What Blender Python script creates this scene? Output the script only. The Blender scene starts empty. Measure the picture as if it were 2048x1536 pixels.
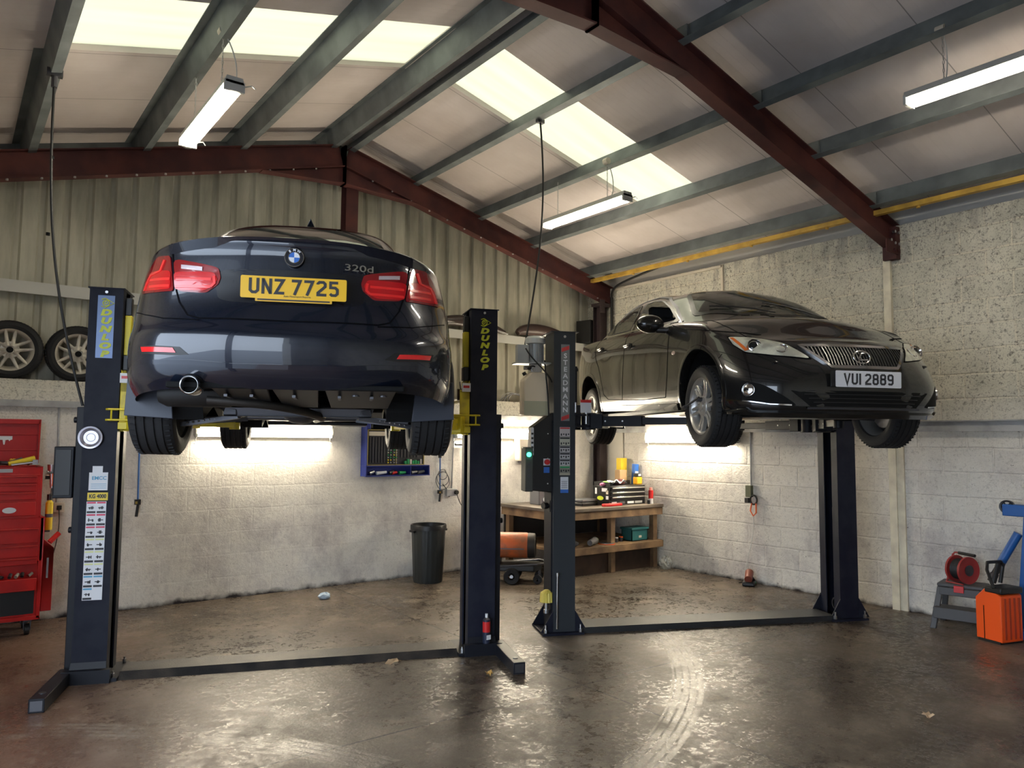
import bpy, bmesh, math, random
from mathutils import Vector, Matrix
from mathutils.bvhtree import BVHTree
from mathutils.geometry import tessellate_polygon
R = math.radians
PI = math.pi
sc = bpy.context.scene
col = sc.collection
random.seed(7)

# ---------------------------------------------------------------- camera, world, light levels
def make_camera():
    yaw, pitch, roll = R(36.946), R(4.282), R(0.466)
    f = Vector((math.sin(yaw)*math.cos(pitch), math.cos(yaw)*math.cos(pitch), math.sin(pitch)))
    r = Vector((math.cos(yaw), -math.sin(yaw), 0)); u = r.cross(f)
    r2 = r*math.cos(roll)+u*math.sin(roll); u2 = -r*math.sin(roll)+u*math.cos(roll)
    cd = bpy.data.cameras.new('camera'); cd.sensor_width = 36; cd.lens = 36*1501.25/2048
    cd.clip_start = .02; cd.clip_end = 200
    o = bpy.data.objects.new('camera', cd); col.objects.link(o)
    m = Matrix((r2, u2, -f)).transposed().to_4x4(); m.translation = (0, 0, 1.68)
    o.matrix_world = m; sc.camera = o
make_camera()
EXPOSURE = 1.45
SKY_STRENGTH = 2.5          # overcast daylight seen through the rooflights and the open door
TUBE = 45.0                 # fluorescent tubes
sc.view_settings.view_transform = 'Standard'; sc.view_settings.look = 'None'
sc.view_settings.gamma = 1; sc.view_settings.use_curve_mapping = False
sc.view_settings.exposure = EXPOSURE
w = bpy.data.worlds.new('sky'); sc.world = w; w.use_nodes = True
bg = w.node_tree.nodes['Background']; bg.inputs[0].default_value = (.73, .85, 1, 1); bg.inputs[1].default_value = SKY_STRENGTH

# ---------------------------------------------------------------- materials
def mat(name, c, rough=.5, metal=0, noise=None, bump=None, coat=0, emit=None, trans=0, alpha=1, spec=.5, ior=1.45):
    """noise=(colour2, scale, low, high[, detail])  bump=(scale, strength)"""
    m = bpy.data.materials.new(name); m.use_nodes = True
    nt = m.node_tree; b = nt.nodes['Principled BSDF']
    b.inputs['Base Color'].default_value = (*c, 1); b.inputs['Roughness'].default_value = rough
    b.inputs['Metallic'].default_value = metal; b.inputs['Specular IOR Level'].default_value = spec
    b.inputs['IOR'].default_value = ior
    if coat: b.inputs['Coat Weight'].default_value = coat; b.inputs['Coat Roughness'].default_value = .03
    if emit: b.inputs['Emission Color'].default_value = (*emit[0], 1); b.inputs['Emission Strength'].default_value = emit[1]
    if trans: b.inputs['Transmission Weight'].default_value = trans
    if alpha < 1: b.inputs['Alpha'].default_value = alpha
    if noise or bump:
        tc = nt.nodes.new('ShaderNodeTexCoord')
    if noise:
        n = nt.nodes.new('ShaderNodeTexNoise'); n.inputs['Scale'].default_value = noise[1]
        n.inputs['Detail'].default_value = noise[4] if len(noise) > 4 else 6
        r = nt.nodes.new('ShaderNodeValToRGB')
        r.color_ramp.elements[0].position = noise[2]; r.color_ramp.elements[0].color = (*noise[0], 1)
        r.color_ramp.elements[1].position = noise[3]; r.color_ramp.elements[1].color = (*c, 1)
        nt.links.new(tc.outputs['Object'], n.inputs['Vector']); nt.links.new(n.outputs['Fac'], r.inputs['Fac'])
        nt.links.new(r.outputs['Color'], b.inputs['Base Color'])
    if bump:
        n = nt.nodes.new('ShaderNodeTexNoise'); n.inputs['Scale'].default_value = bump[0]; n.inputs['Detail'].default_value = 5
        bp = nt.nodes.new('ShaderNodeBump'); bp.inputs['Strength'].default_value = bump[1]; bp.inputs['Distance'].default_value = .01
        nt.links.new(tc.outputs['Object'], n.inputs['Vector']); nt.links.new(n.outputs['Fac'], bp.inputs['Height'])
        nt.links.new(bp.outputs['Normal'], b.inputs['Normal'])
    return m

class NT:
    """small node graph helper"""
    def __init__(s, m): s.m = m; s.nt = m.node_tree; s.b = s.nt.nodes['Principled BSDF']; s.L = s.nt.links.new
    def n(s, t, **kw):
        x = s.nt.nodes.new('ShaderNode'+t)
        for k, v in kw.items():
            if k.startswith('i_'): x.inputs[k[2:].replace('_', ' ')].default_value = v
            else: setattr(x, k, v)
        return x
    def noise(s, vec, scale, detail=4, rough=.5):
        x = s.n('TexNoise'); x.inputs['Scale'].default_value = scale; x.inputs['Detail'].default_value = detail
        x.inputs['Roughness'].default_value = rough; s.L(vec, x.inputs['Vector']); return x.outputs['Fac']
    def ramp(s, fac, a, b, ca=(0, 0, 0), cb=(1, 1, 1)):
        x = s.n('ValToRGB'); e = x.color_ramp.elements
        e[0].position = a; e[0].color = (*ca, 1); e[1].position = b; e[1].color = (*cb, 1)
        s.L(fac, x.inputs['Fac']); return x.outputs['Color']
    def mix(s, fac, a, b, mode='MIX'):
        x = s.n('MixRGB', blend_type=mode)
        for i, v in enumerate((fac, a, b)):
            if isinstance(v, (int, float)): x.inputs[i].default_value = v if i == 0 else (v, v, v, 1)
            elif isinstance(v, tuple): x.inputs[i].default_value = (*v, 1)
            else: s.L(v, x.inputs[i])
        return x.outputs[0]
    def math(s, op, a, b=0, c=None):
        x = s.n('Math', operation=op)
        for i, v in enumerate((a, b) if c is None else (a, b, c)):
            if isinstance(v, (int, float)): x.inputs[i].default_value = v
            else: s.L(v, x.inputs[i])
        return x.outputs[0]
    def pos(s):
        g = s.n('NewGeometry'); return g.outputs['Position']
    def xyz(s, v):
        x = s.n('SeparateXYZ'); s.L(v, x.inputs[0]); return x.outputs
    def comb(s, x, y, z=0):
        c = s.n('CombineXYZ')
        for i, v in enumerate((x, y, z)):
            if isinstance(v, (int, float)): c.inputs[i].default_value = v
            else: s.L(v, c.inputs[i])
        return c.outputs[0]
    def bump(s, h, strength, dist=.01, normal=None):
        x = s.n('Bump'); x.inputs['Strength'].default_value = strength; x.inputs['Distance'].default_value = dist
        s.L(h, x.inputs['Height'])
        if normal is not None: s.L(normal, x.inputs['Normal'])
        return x.outputs[0]

def block_material(name, axis, smooth=False):
    m = mat(name, (.8, .76, .66), .75, spec=.2); g = NT(m)
    P = g.pos(); p = g.xyz(P); z = p[2]; h = p[axis]
    zz = g.math('ADD', z, g.math('MULTIPLY', g.noise(P, 3.0, 3), .03))
    hh = g.math('ADD', h, g.math('MULTIPLY', g.noise(P, 5.0, 3), .02))
    br = g.n('TexBrick', offset=.5); br.inputs['Scale'].default_value = 1
    br.inputs['Mortar Size'].default_value = .012; br.inputs['Mortar Smooth'].default_value = .6
    br.inputs['Brick Width'].default_value = .45; br.inputs['Row Height'].default_value = .2365
    br.inputs['Color1'].default_value = (0, 0, 0, 1); br.inputs['Color2'].default_value = (1, 1, 1, 1)
    br.inputs['Mortar'].default_value = (.5, .5, .5, 1)
    g.L(g.comb(hh, zz), br.inputs['Vector'])
    up = g.ramp(g.math('DIVIDE', z, 4.0), .44, .56)                    # barer, more porous above the channel
    paintn = g.ramp(g.noise(P, 2.2, 6, .62), .36, .62)
    face = g.mix(br.outputs['Color'], (.72, .69, .635), (.80, .77, .71))
    bare = g.mix(paintn, (.50, .485, .39), (.70, .665, .54))
    face = g.mix(g.math('MULTIPLY', up, .85), face, bare)
    mort = g.mix(up, (.78, .75, .69), (.78, .73, .59))
    mf = g.math('MULTIPLY', br.outputs['Fac'], .35 if smooth else .8)
    c = g.mix(mf, face, mort)
    pn = g.noise(P, 30, 8, .74)
    pock = g.math('SUBTRACT', 1.0, g.ramp(pn, .385, .455))             # open pores of the blockwork
    amt = g.math('MULTIPLY', pock, g.math('ADD', g.math('MULTIPLY', up, .50), .14 if smooth else .26))
    c = g.mix(amt, c, (.12, .105, .09))
    fine = g.math('SUBTRACT', 1.0, g.ramp(g.noise(P, 75, 4, .6), .36, .46))
    c = g.mix(g.math('MULTIPLY', fine, g.math('ADD', g.math('MULTIPLY', up, .45), .15)), c, (.2, .18, .15))
    zr = g.n('MapRange'); zr.inputs['From Max'].default_value = 2.6; g.L(z, zr.inputs['Value'])
    # purple-grey grime low down, dark runs under the eaves
    gr = g.ramp(g.noise(g.comb(h, g.math('MULTIPLY', z, .75)), 1.5, 9, .72), .47, .66)
    low = g.ramp(zr.outputs[0], .30, .75, (1, 1, 1), (.10, .10, .10))
    c = g.mix(g.math('MULTIPLY', g.math('MULTIPLY', gr, low), .60), c, (.27, .235, .265))
    runs = g.ramp(g.noise(g.comb(g.math('MULTIPLY', h, 7), g.math('MULTIPLY', z, .9)), 1.0, 5, .6), .52, .72)
    top = g.ramp(g.math('DIVIDE', z, 4.0), .84, .985)
    c = g.mix(g.math('MULTIPLY', g.math('MULTIPLY', runs, top), .75), c, (.16, .14, .15))
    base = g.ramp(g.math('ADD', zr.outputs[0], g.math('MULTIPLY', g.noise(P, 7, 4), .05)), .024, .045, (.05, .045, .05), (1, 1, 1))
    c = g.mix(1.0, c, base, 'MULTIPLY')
    sp = g.ramp(g.noise(P, 19, 3, .7), .70, .715)
    c = g.mix(g.math('MULTIPLY', sp, .7), c, (.08, .07, .07))
    g.L(c, g.b.inputs['Base Color'])
    hgt = g.math('ADD', g.math('MULTIPLY', br.outputs['Fac'], -.12 if smooth else -.5), g.math('MULTIPLY', pn, .8))
    hgt = g.math('ADD', hgt, g.math('MULTIPLY', g.noise(P, 6, 5, .6), .9))
    g.L(g.bump(hgt, .45 if smooth else .8, .02), g.b.inputs['Normal'])
    return m

def floor_material():
    m = mat('wet stained concrete', (.2, .17, .14), .3, spec=.32); g = NT(m)
    P = g.pos(); x, y, z = g.xyz(P)
    n1 = g.noise(P, .8, 8, .62); n2 = g.noise(P, 3.1, 9, .68); n3 = g.noise(P, 14, 6, .6)
    c = g.mix(g.ramp(n1, .32, .68), (.036, .027, .020), (.125, .098, .074))
    c = g.mix(g.math('MULTIPLY', g.ramp(n2, .5, .66), .55), c, (.25, .205, .155))
    c = g.mix(g.math('MULTIPLY', g.ramp(n3, .58, .72), .5), c, (.05, .04, .034))
    flakes = g.ramp(g.noise(P, 7.5, 12, .8), .56, .60)
    c = g.mix(g.math('MULTIPLY', flakes, .40), c, (.27, .225, .17))
    spots = g.ramp(g.noise(P, 5.5, 5, .6), .67, .72)
    c = g.mix(g.math('MULTIPLY', spots, .7), c, (.035, .028, .025))
    # red oxide tint by the left wall
    rl = g.n('MapRange'); rl.inputs['From Min'].default_value = 1.6; rl.inputs['From Max'].default_value = .1; g.L(x, rl.inputs['Value'])
    c = g.mix(g.math('MULTIPLY', rl.outputs[0], .5), c, (.20, .085, .05))
    # saw-cut joints at x=3.6 and y=3.95
    wv = g.math('MULTIPLY', g.math('SUBTRACT', g.noise(P, 2, 3), .5), .03)
    jx = g.math('LESS_THAN', g.math('ABSOLUTE', g.math('SUBTRACT', g.math('ADD', x, wv), 3.6)), .008)
    jy = g.math('LESS_THAN', g.math('ABSOLUTE', g.math('SUBTRACT', g.math('ADD', y, wv), 3.95)), .008)
    j = g.math('MAXIMUM', jx, jy)
    c = g.mix(g.math('MULTIPLY', j, .93), c, (.012, .010, .009))
    # curved tyre track; its sheen is painted as lighter colour (ribs between the tread blocks)
    def arc(cx, cy, rad, half, y0, y1):
        dx = g.math('SUBTRACT', x, cx); dy = g.math('SUBTRACT', y, cy)
        d = g.math('SUBTRACT', g.math('SQRT', g.math('ADD', g.math('MULTIPLY', dx, dx), g.math('MULTIPLY', dy, dy))), rad)
        band = g.math('LESS_THAN', g.math('ABSOLUTE', d), half)
        lim = g.math('MULTIPLY', g.math('GREATER_THAN', y, y0), g.math('LESS_THAN', y, y1))
        rib = g.math('GREATER_THAN', g.math('FRACT', g.math('MULTIPLY', d, 20)), .28)
        return g.math('MULTIPLY', g.math('MULTIPLY', band, lim), rib)
    tr = arc(1.35, 7.0, 4.5, .115, 2.2, 4.7)
    tr = g.math('MULTIPLY', tr, g.ramp(n2, .36, .52))
    c = g.mix(g.math('MULTIPLY', tr, .45), c, (.40, .36, .29))
    c2 = arc(-1.5, 2.0, 3.75, .11, 3.6, 5.4)
    c2 = g.math('MULTIPLY', c2, g.ramp(n2, .42, .55))
    c = g.mix(g.math('MULTIPLY', c2, .35), c, (.38, .33, .26))
    g.L(c, g.b.inputs['Base Color'])
    rg = g.ramp(g.noise(P, 3.3, 12, .78), .44, .62, (.07, .07, .07), (.48, .48, .48))
    rg = g.mix(g.ramp(g.noise(P, 22, 6, .75), .42, .58), g.mix(.55, rg, (.65, .65, .65)), rg)
    rg = g.mix(g.math('MULTIPLY', flakes, .6), rg, (.62, .62, .62))
    rg = g.mix(g.math('MULTIPLY', g.ramp(n1, .45, .62), .5), rg, (.5, .5, .5))
    rg = g.mix(g.math('MULTIPLY', g.math('MAXIMUM', tr, c2), .7), rg, (.2, .2, .2))
    g.L(rg, g.b.inputs['Roughness'])
    hh = g.math('ADD', g.math('MULTIPLY', g.noise(P, 9, 8, .7), .9), g.math('MULTIPLY', g.noise(P, 60, 3), .22))
    hh = g.math('SUBTRACT', hh, g.math('MULTIPLY', j, .8))
    g.L(g.bump(hh, .5, .009), g.b.inputs['Normal'])
    return m

def roof_material():
    m = mat('white roof liner sheet', (.64, .58, .555), .55, spec=.3); g = NT(m)
    x, y, z = g.xyz(g.pos())
    ln = g.math('FRACT', g.math('MULTIPLY', y, 13.5))
    ln = g.ramp(ln, .0, .12, (0, 0, 0), (1, 1, 1))
    g.L(g.bump(ln, .35, .004), g.b.inputs['Normal'])
    seam = g.math('LESS_THAN', g.math('FRACT', g.math('DIVIDE', g.math('SUBTRACT', y, 5.255), .935)), .009)
    dirt = g.ramp(g.noise(g.pos(), 1.2, 5), .35, .7, (.80, .78, .76), (1, 1, 1))
    c = g.mix(1.0, (.64, .58, .555), dirt, 'MULTIPLY')
    c = g.mix(g.math('MULTIPLY', seam, .65), c, (.12, .11, .1))
    g.L(c, g.b.inputs['Base Color']); return m

def rooflight_material():
    m = bpy.data.materials.new('translucent rooflight sheet'); m.use_nodes = True
    nt = m.node_tree; nt.nodes.clear(); g = NT.__new__(NT); g.m = m; g.nt = nt; g.L = nt.links.new
    out = g.n('OutputMaterial'); t = g.n('BsdfTranslucent'); d = g.n('BsdfDiffuse'); mx = g.n('MixShader')
    x, y, z = g.xyz(g.pos())
    st = g.noise(g.comb(g.math('MULTIPLY', x, .5), g.math('MULTIPLY', y, 6)), 1.0, 5)
    c = g.mix(g.ramp(st, .3, .7), (.215, .195, .118), (.30, .25, .150))
    g.L(c, t.inputs[0]); d.inputs[0].default_value = (.8, .8, .7, 1)
    mx.inputs[0].default_value = .12; g.L(t.outputs[0], mx.inputs[1]); g.L(d.outputs[0], mx.inputs[2]); g.L(mx.outputs[0], out.inputs[0])
    return m

def clad_material():
    m = mat('cream steel cladding', (.50, .485, .385), .42, spec=.4); g = NT(m)
    x, y, z = g.xyz(g.pos())
    s = g.noise(g.comb(g.math('MULTIPLY', x, 3), 0, g.math('MULTIPLY', z, .5)), 1.5, 6, .6)
    c = g.mix(g.ramp(s, .38, .68), (.33, .315, .245), (.57, .55, .435))
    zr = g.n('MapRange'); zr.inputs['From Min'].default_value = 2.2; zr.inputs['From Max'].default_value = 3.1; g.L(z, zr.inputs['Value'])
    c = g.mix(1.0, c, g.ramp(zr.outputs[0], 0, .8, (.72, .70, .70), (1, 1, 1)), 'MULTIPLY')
    g.L(c, g.b.inputs['Base Color']); return m

M = {}
def defmats():
    M['blockR'] = block_material('white painted blockwork right', 1)
    M['blockB'] = block_material('white painted blockwork back', 0, True)
    M['floor'] = floor_material(); M['roof'] = roof_material(); M['rooflight'] = rooflight_material(); M['clad'] = clad_material()
    M['galv'] = mat('grey galvanised purlin steel', (.20, .225, .225), .5, .35, noise=((.13, .145, .15), 4, .35, .65), spec=.4)
    M['oxide'] = mat('red oxide painted steel', (.105, .032, .026), .6, noise=((.06, .02, .02), 3, .4, .65), spec=.3)
    M['greysteel'] = mat('grey painted channel', (.42, .42, .42), .5, noise=((.25, .25, .25), 5, .35, .6))
    M['yellowtim'] = mat('yellow painted timber', (.62, .38, .06), .6, noise=((.40, .24, .04), 6, .35, .6))
    M['soffit'] = mat('pale grey soffit sheet', (.50, .49, .46), .5)
    M['liftblue'] = mat('dark blue lift paint', (.010, .011, .022), .55, spec=.22, noise=((.015, .017, .028), 6, .45, .6))
    M['liftblack'] = mat('black lift paint', (.009, .010, .015), .45, spec=.3)
    M['liftgrey'] = mat('charcoal lift paint', (.035, .040, .046), .4, spec=.35)
    M['yellow'] = mat('yellow lift paint', (.68, .55, .02), .42, noise=((.45, .34, .02), 7, .32, .5))
    M['chrome'] = mat('chrome', (.8, .8, .8), .12, 1)
    M['steel'] = mat('bright steel', (.55, .55, .56), .3, 1)
    M['darksteel'] = mat('dark steel', (.10, .10, .11), .45, .8)
    M['rubber'] = mat('tyre rubber', (.018, .018, .019), .72, bump=(60, .15), spec=.3)
    M['blackplastic'] = mat('black plastic', (.012, .012, .013), .42)
    M['matt black'] = mat('matt black', (.006, .006, .006), .8, spec=.2)
    M['white'] = mat('white label', (.72, .73, .76), .5)
    M['red'] = mat('red paint', (.55, .02, .02), .35, spec=.5)
    M['toolred'] = mat('red tool cabinet paint', (.50, .014, .012), .3, spec=.5, noise=((.36, .01, .01), 5, .35, .6))
    M['orange'] = mat('orange plastic', (.85, .13, .02), .4, noise=((.65, .09, .015), 8, .3, .5))
    M['jackblue'] = mat('blue crane paint', (.015, .10, .35), .38)
    M['cabblue'] = mat('dark blue cabinet paint', (.025, .04, .22), .4)
    M['wood'] = mat('stained bench timber', (.27, .17, .09), .65, noise=((.10, .06, .035), 4, .35, .62, 8), bump=(20, .2))
    M['woodtop'] = mat('oily bench top', (.16, .13, .105), .5, noise=((.07, .055, .045), 3, .35, .62))
    M['tube'] = mat('lit fluorescent tube', (1, 1, 1), .4, emit=((1, .90, .74), TUBE))
    M['tubewall'] = mat('lit wall tube', (1, 1, 1), .4, emit=((1, .88, .68), TUBE*1.9))
    M['lens'] = mat('clear ribbed lamp cover', (.9, .9, .85), .25, alpha=.28)
    M['lampbody'] = mat('grey lamp housing', (.45, .45, .42), .5)
    M['cable'] = mat('black cable', (.012, .012, .012), .55)
    M['whitecable'] = mat('white cable', (.6, .6, .57), .5)
    M['creamplastic'] = mat('cream plastic', (.62, .56, .46), .45)
    M['green'] = mat('green plastic', (.02, .30, .10), .4)
    M['blueplastic'] = mat('blue plastic', (.03, .14, .5), .4)
    M['yellowp'] = mat('yellow plastic', (.75, .55, .03), .45)
    M['card'] = mat('brown cardboard', (.42, .27, .14), .8)
    M['greyplastic'] = mat('grey plastic', (.10, .10, .11), .5)
    M['ledgreen'] = mat('lit green lamp', (.0, .4, .2), .4, emit=((.05, 1, .5), 2.5))
defmats()

# ---------------------------------------------------------------- object helpers
def tag(o, label=None, cat=None, group=None, kind=None):
    if label: o['label'] = label
    if cat: o['category'] = cat
    if group: o['group'] = group
    if kind: o['kind'] = kind
    return o
def empty(name, loc=(0, 0, 0), rz=0, label=None, cat=None, group=None):
    o = bpy.data.objects.new(name, None); col.objects.link(o); o.location = loc; o.rotation_euler = (0, 0, R(rz))
    o.empty_display_size = .1
    return tag(o, label, cat, group)
def lift_out(o, label, cat, group=None):
    """a thing that merely lies in another thing: keep its place, stand it on its own"""
    bpy.context.view_layer.update(); mw = o.matrix_world.copy(); o.parent = None; o.matrix_world = mw
    return tag(o, label, cat, group)
def rot(axis, deg): return Matrix.Rotation(R(deg), 4, axis)
def T(x, y, z): return Matrix.Translation((x, y, z))

class MB:
    def __init__(s, m=None): s.v = []; s.f = []; s.M = m
    def add(s, vs, fs, m=None):
        k = len(s.v)
        for p in vs:
            p = Vector(p)
            if m is not None: p = m @ p
            if s.M is not None: p = s.M @ p
            s.v.append(p)
        s.f += [tuple(k+i for i in f) for f in fs]; return s
    def box(s, c, d, m=None):
        x, y, z = [a/2 for a in d]
        vs = [(c[0]+i*x, c[1]+j*y, c[2]+k*z) for i in (-1, 1) for j in (-1, 1) for k in (-1, 1)]
        return s.add(vs, [(0, 1, 3, 2), (4, 6, 7, 5), (0, 4, 5, 1), (2, 3, 7, 6), (0, 2, 6, 4), (1, 5, 7, 3)], m)
    def mm(s, x0, x1, y0, y1, z0, z1, m=None):
        return s.box(((x0+x1)/2, (y0+y1)/2, (z0+z1)/2), (abs(x1-x0), abs(y1-y0), abs(z1-z0)), m)
    def cyl(s, p0, p1, r0, r1=None, n=16, caps=True, m=None):
        p0 = Vector(p0); p1 = Vector(p1); r1 = r0 if r1 is None else r1
        d = (p1-p0).normalized(); a = d.orthogonal().normalized(); b = d.cross(a)
        vs = []
        for p, r in ((p0, r0), (p1, r1)):
            for i in range(n):
                t = 2*PI*i/n; vs.append(p+(a*math.cos(t)+b*math.sin(t))*r)
        fs = [(i, (i+1) % n, n+(i+1) % n, n+i) for i in range(n)]
        if caps: fs += [tuple(range(n))[::-1], tuple(range(n, 2*n))]
        return s.add(vs, fs, m)
    def tube(s, pts, r, n=8, closed=False, m=None):
        pts = [Vector(p) for p in pts]; L = len(pts); vs = []; up = None
        for i, p in enumerate(pts):
            if closed: d = pts[(i+1) % L]-pts[i-1]
            else: d = pts[min(i+1, L-1)]-pts[max(i-1, 0)]
            d.normalize()
            if up is None: up = d.orthogonal().normalized()
            up = (up-d*up.dot(d))
            up = up.normalized() if up.length > 1e-6 else d.orthogonal().normalized()
            b = d.cross(up); rr = r[i] if isinstance(r, (list, tuple)) else r
            vs += [p+(up*math.cos(2*PI*k/n)+b*math.sin(2*PI*k/n))*rr for k in range(n)]
        fs = []
        for i in range(L if closed else L-1):
            j = (i+1) % L
            fs += [(i*n+k, i*n+(k+1) % n, j*n+(k+1) % n, j*n+k) for k in range(n)]
        if not closed: fs += [tuple(range(n))[::-1], tuple(range((L-1)*n, L*n))]
        return s.add(vs, fs, m)
    def lathe(s, prof, n=32, m=None, a0=0, a1=360, close=False):
        """profile of (radius, z) about local Z"""
        full = abs(a1-a0) >= 360; k = n if full else n+1; vs = []
        for i in range(k):
            t = R(a0+(a1-a0)*i/n); vs += [(r*math.cos(t), r*math.sin(t), z) for r, z in prof]
        q = len(prof); fs = []
        for i in range(n):
            j = (i+1) % k
            for a in range(q-1 if not close else q):
                b = (a+1) % q; fs.append((i*q+a, j*q+a, j*q+b, i*q+b))
        return s.add(vs, fs, m)
    def prism(s, p0, p1, poly, up=(0, 0, 1), m=None):
        """polygon (a across, b up) swept from p0 to p1"""
        p0 = Vector(p0); p1 = Vector(p1); d = (p1-p0).normalized(); up = Vector(up)
        u = (up-d*up.dot(d)).normalized(); a = d.cross(u); n = len(poly)
        vs = [p+a*x+u*y for p in (p0, p1) for x, y in poly]
        fs = [(i, (i+1) % n, n+(i+1) % n, n+i) for i in range(n)]
        for tri in tessellate_polygon([[Vector((x, y, 0)) for x, y in poly]]):
            fs += [tuple(tri), tuple(t+n for t in tri)[::-1]]
        return s.add(vs, fs, m)
    def plate(s, poly, t, m=None):
        """polygon in XY, from z=0 to z=t"""
        n = len(poly); vs = [(x, y, 0) for x, y in poly]+[(x, y, t) for x, y in poly]
        fs = [(i, (i+1) % n, n+(i+1) % n, n+i) for i in range(n)]
        for tri in tessellate_polygon([[Vector((x, y, 0)) for x, y in poly]]):
            fs += [tuple(tri)[::-1], tuple(q+n for q in tri)]
        return s.add(vs, fs, m)
    def ball(s, c, r, n=14, m=None, sc3=(1, 1, 1)):
        vs = []; fs = []; k = n//2
        for i in range(k+1):
            for j in range(n):
                a = PI*i/k; b = 2*PI*j/n
                vs.append((c[0]+r*sc3[0]*math.sin(a)*math.cos(b), c[1]+r*sc3[1]*math.sin(a)*math.sin(b), c[2]+r*sc3[2]*math.cos(a)))
        for i in range(k):
            for j in range(n): fs.append((i*n+j, (i+1)*n+j, (i+1)*n+(j+1) % n, i*n+(j+1) % n))
        return s.add(vs, fs, m)
    def build(s, name, m, parent=None, smooth=False, bevel=0, label=None, loc=None, weld=False):
        me = bpy.data.meshes.new(name); me.from_pydata([tuple(v) for v in s.v], [], s.f)
        bm = bmesh.new(); bm.from_mesh(me)
        bmesh.ops.remove_doubles(bm, verts=bm.verts, dist=1e-5)
        bmesh.ops.recalc_face_normals(bm, faces=bm.faces)
        bm.to_mesh(me); bm.free()
        ms = m if isinstance(m, (list, tuple)) else [m]
        for x in ms: me.materials.append(M[x] if isinstance(x, str) else x)
        o = bpy.data.objects.new(name, me); col.objects.link(o)
        if parent: o.parent = parent
        if loc: o.location = loc
        if bevel:
            b = o.modifiers.new('bevel', 'BEVEL'); b.width = bevel; b.segments = 2; b.limit_method = 'ANGLE'; b.angle_limit = R(40)
        if smooth or bevel:
            for p in me.polygons: p.use_smooth = True
            try: me.set_sharp_from_angle(angle=R(smooth if isinstance(smooth, (int, float)) and smooth > 1 else 38))
            except Exception: pass
        if label: o['label'] = label
        return o

def I_sec(w, h, tf=.012, tw=.008):
    a, b, t = w/2, h, tw/2
    return [(-a, 0), (a, 0), (a, tf), (t, tf), (t, b-tf), (a, b-tf), (a, b), (-a, b), (-a, b-tf), (-t, b-tf), (-t, tf), (-a, tf)]
def Z_sec(w, h, t=.004, flip=1):
    return [(x*flip, y) for x, y in [(-w, 0), (t/2, 0), (t/2, h-t), (w, h-t), (w, h), (-t/2, h), (-t/2, t), (-w, t)]]

def textmesh(s, size, m, parent, mtx, name='lettering', bold=0, extrude=.0012, shear=0, sx=1, spacing=1, label=None, center=True):
    cu = bpy.data.curves.new(name, 'FONT'); cu.body = s; cu.size = size; cu.extrude = extrude; cu.offset = bold
    cu.shear = shear; cu.space_character = spacing; cu.resolution_u = 3
    if center: cu.align_x = 'CENTER'; cu.align_y = 'CENTER'
    o = bpy.data.objects.new(name, cu); col.objects.link(o)
    dg = bpy.context.evaluated_depsgraph_get(); me = bpy.data.meshes.new_from_object(o.evaluated_get(dg))
    bpy.data.objects.remove(o); bpy.data.curves.remove(cu)
    me.name = name; me.transform(mtx @ Matrix.Diagonal((sx, 1, 1, 1))); me.materials.clear(); me.materials.append(M[m] if isinstance(m, str) else m)
    o = bpy.data.objects.new(name, me); col.objects.link(o); o.parent = parent
    if label: o['label'] = label
    return o
FRONT = rot('X', 90)          # text standing in XZ, read from -Y
def bez(p0, p1, p2, p3, n=16):
    p0, p1, p2, p3 = map(Vector, (p0, p1, p2, p3)); o = []
    for i in range(n+1):
        t = i/n; o.append(p0*(1-t)**3+p1*3*t*(1-t)**2+p2*3*t*t*(1-t)+p3*t**3)
    return o
# ---------------------------------------------------------------- the building
WX, BY, LX, FY = 7.82, 8.21, -.72, -1.6      # right wall, back wall, left wall, front wall
RX = 3.53                                    # ridge
SL = .262
def rafz(x): return (3.94+SL*(WX-x)) if x >= RX else (3.94+SL*(x-LX))      # top of the rafters
def roofz(x): return rafz(x)+.20                                            # underside of the roof sheets
def struct(o): o['kind'] = 'structure'; return o

struct(MB().mm(LX-.3, WX+.3, FY-.3, BY+.5, -.2, 0).build('floor', 'floor'))
struct(MB().mm(LX-16, LX-.31, -9, 14, -.2, -.01).build('ground', mat('grey tarmac yard', (.30, .31, .33), .8)))
# right wall
b = MB(); b.mm(WX, WX+.22, FY, BY+.3, 0, 3.945); struct(b.build('wall_right', 'blockR'))
b = MB(); b.mm(WX+.03, WX+.22, FY, BY+.3, 3.945, 4.16); struct(b.build('trim_1', 'soffit'))
# back wall: blocks to 2.2 m, cladding above, set back on a ledge
b = MB(); b.mm(LX-.2, WX, BY, BY+.30, 0, 2.205); struct(b.build('wall_back', 'blockB'))
def corrugated(x0, x1, y, z0, zf, pitch=.2, depth=.03, groove=.045):
    b = MB(); x = x0; pts = []
    while x < x1:
        pts += [(x, 0), (x+pitch-groove-.03, 0), (x+pitch-groove-.012, depth), (x+pitch-.018, depth)]; x += pitch
    pts.append((x, 0)); vs = []; fs = []
    for px, d in pts: vs += [(px, y+d, z0), (px, y+d, zf(px))]
    for i in range(len(pts)-1): fs.append((2*i, 2*i+2, 2*i+3, 2*i+1))
    return b.add(vs, fs)
struct(corrugated(LX-.2, WX+.2, BY+.245, 2.19, lambda x: roofz(x)+.05).build('wall_back', 'clad'))
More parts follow.
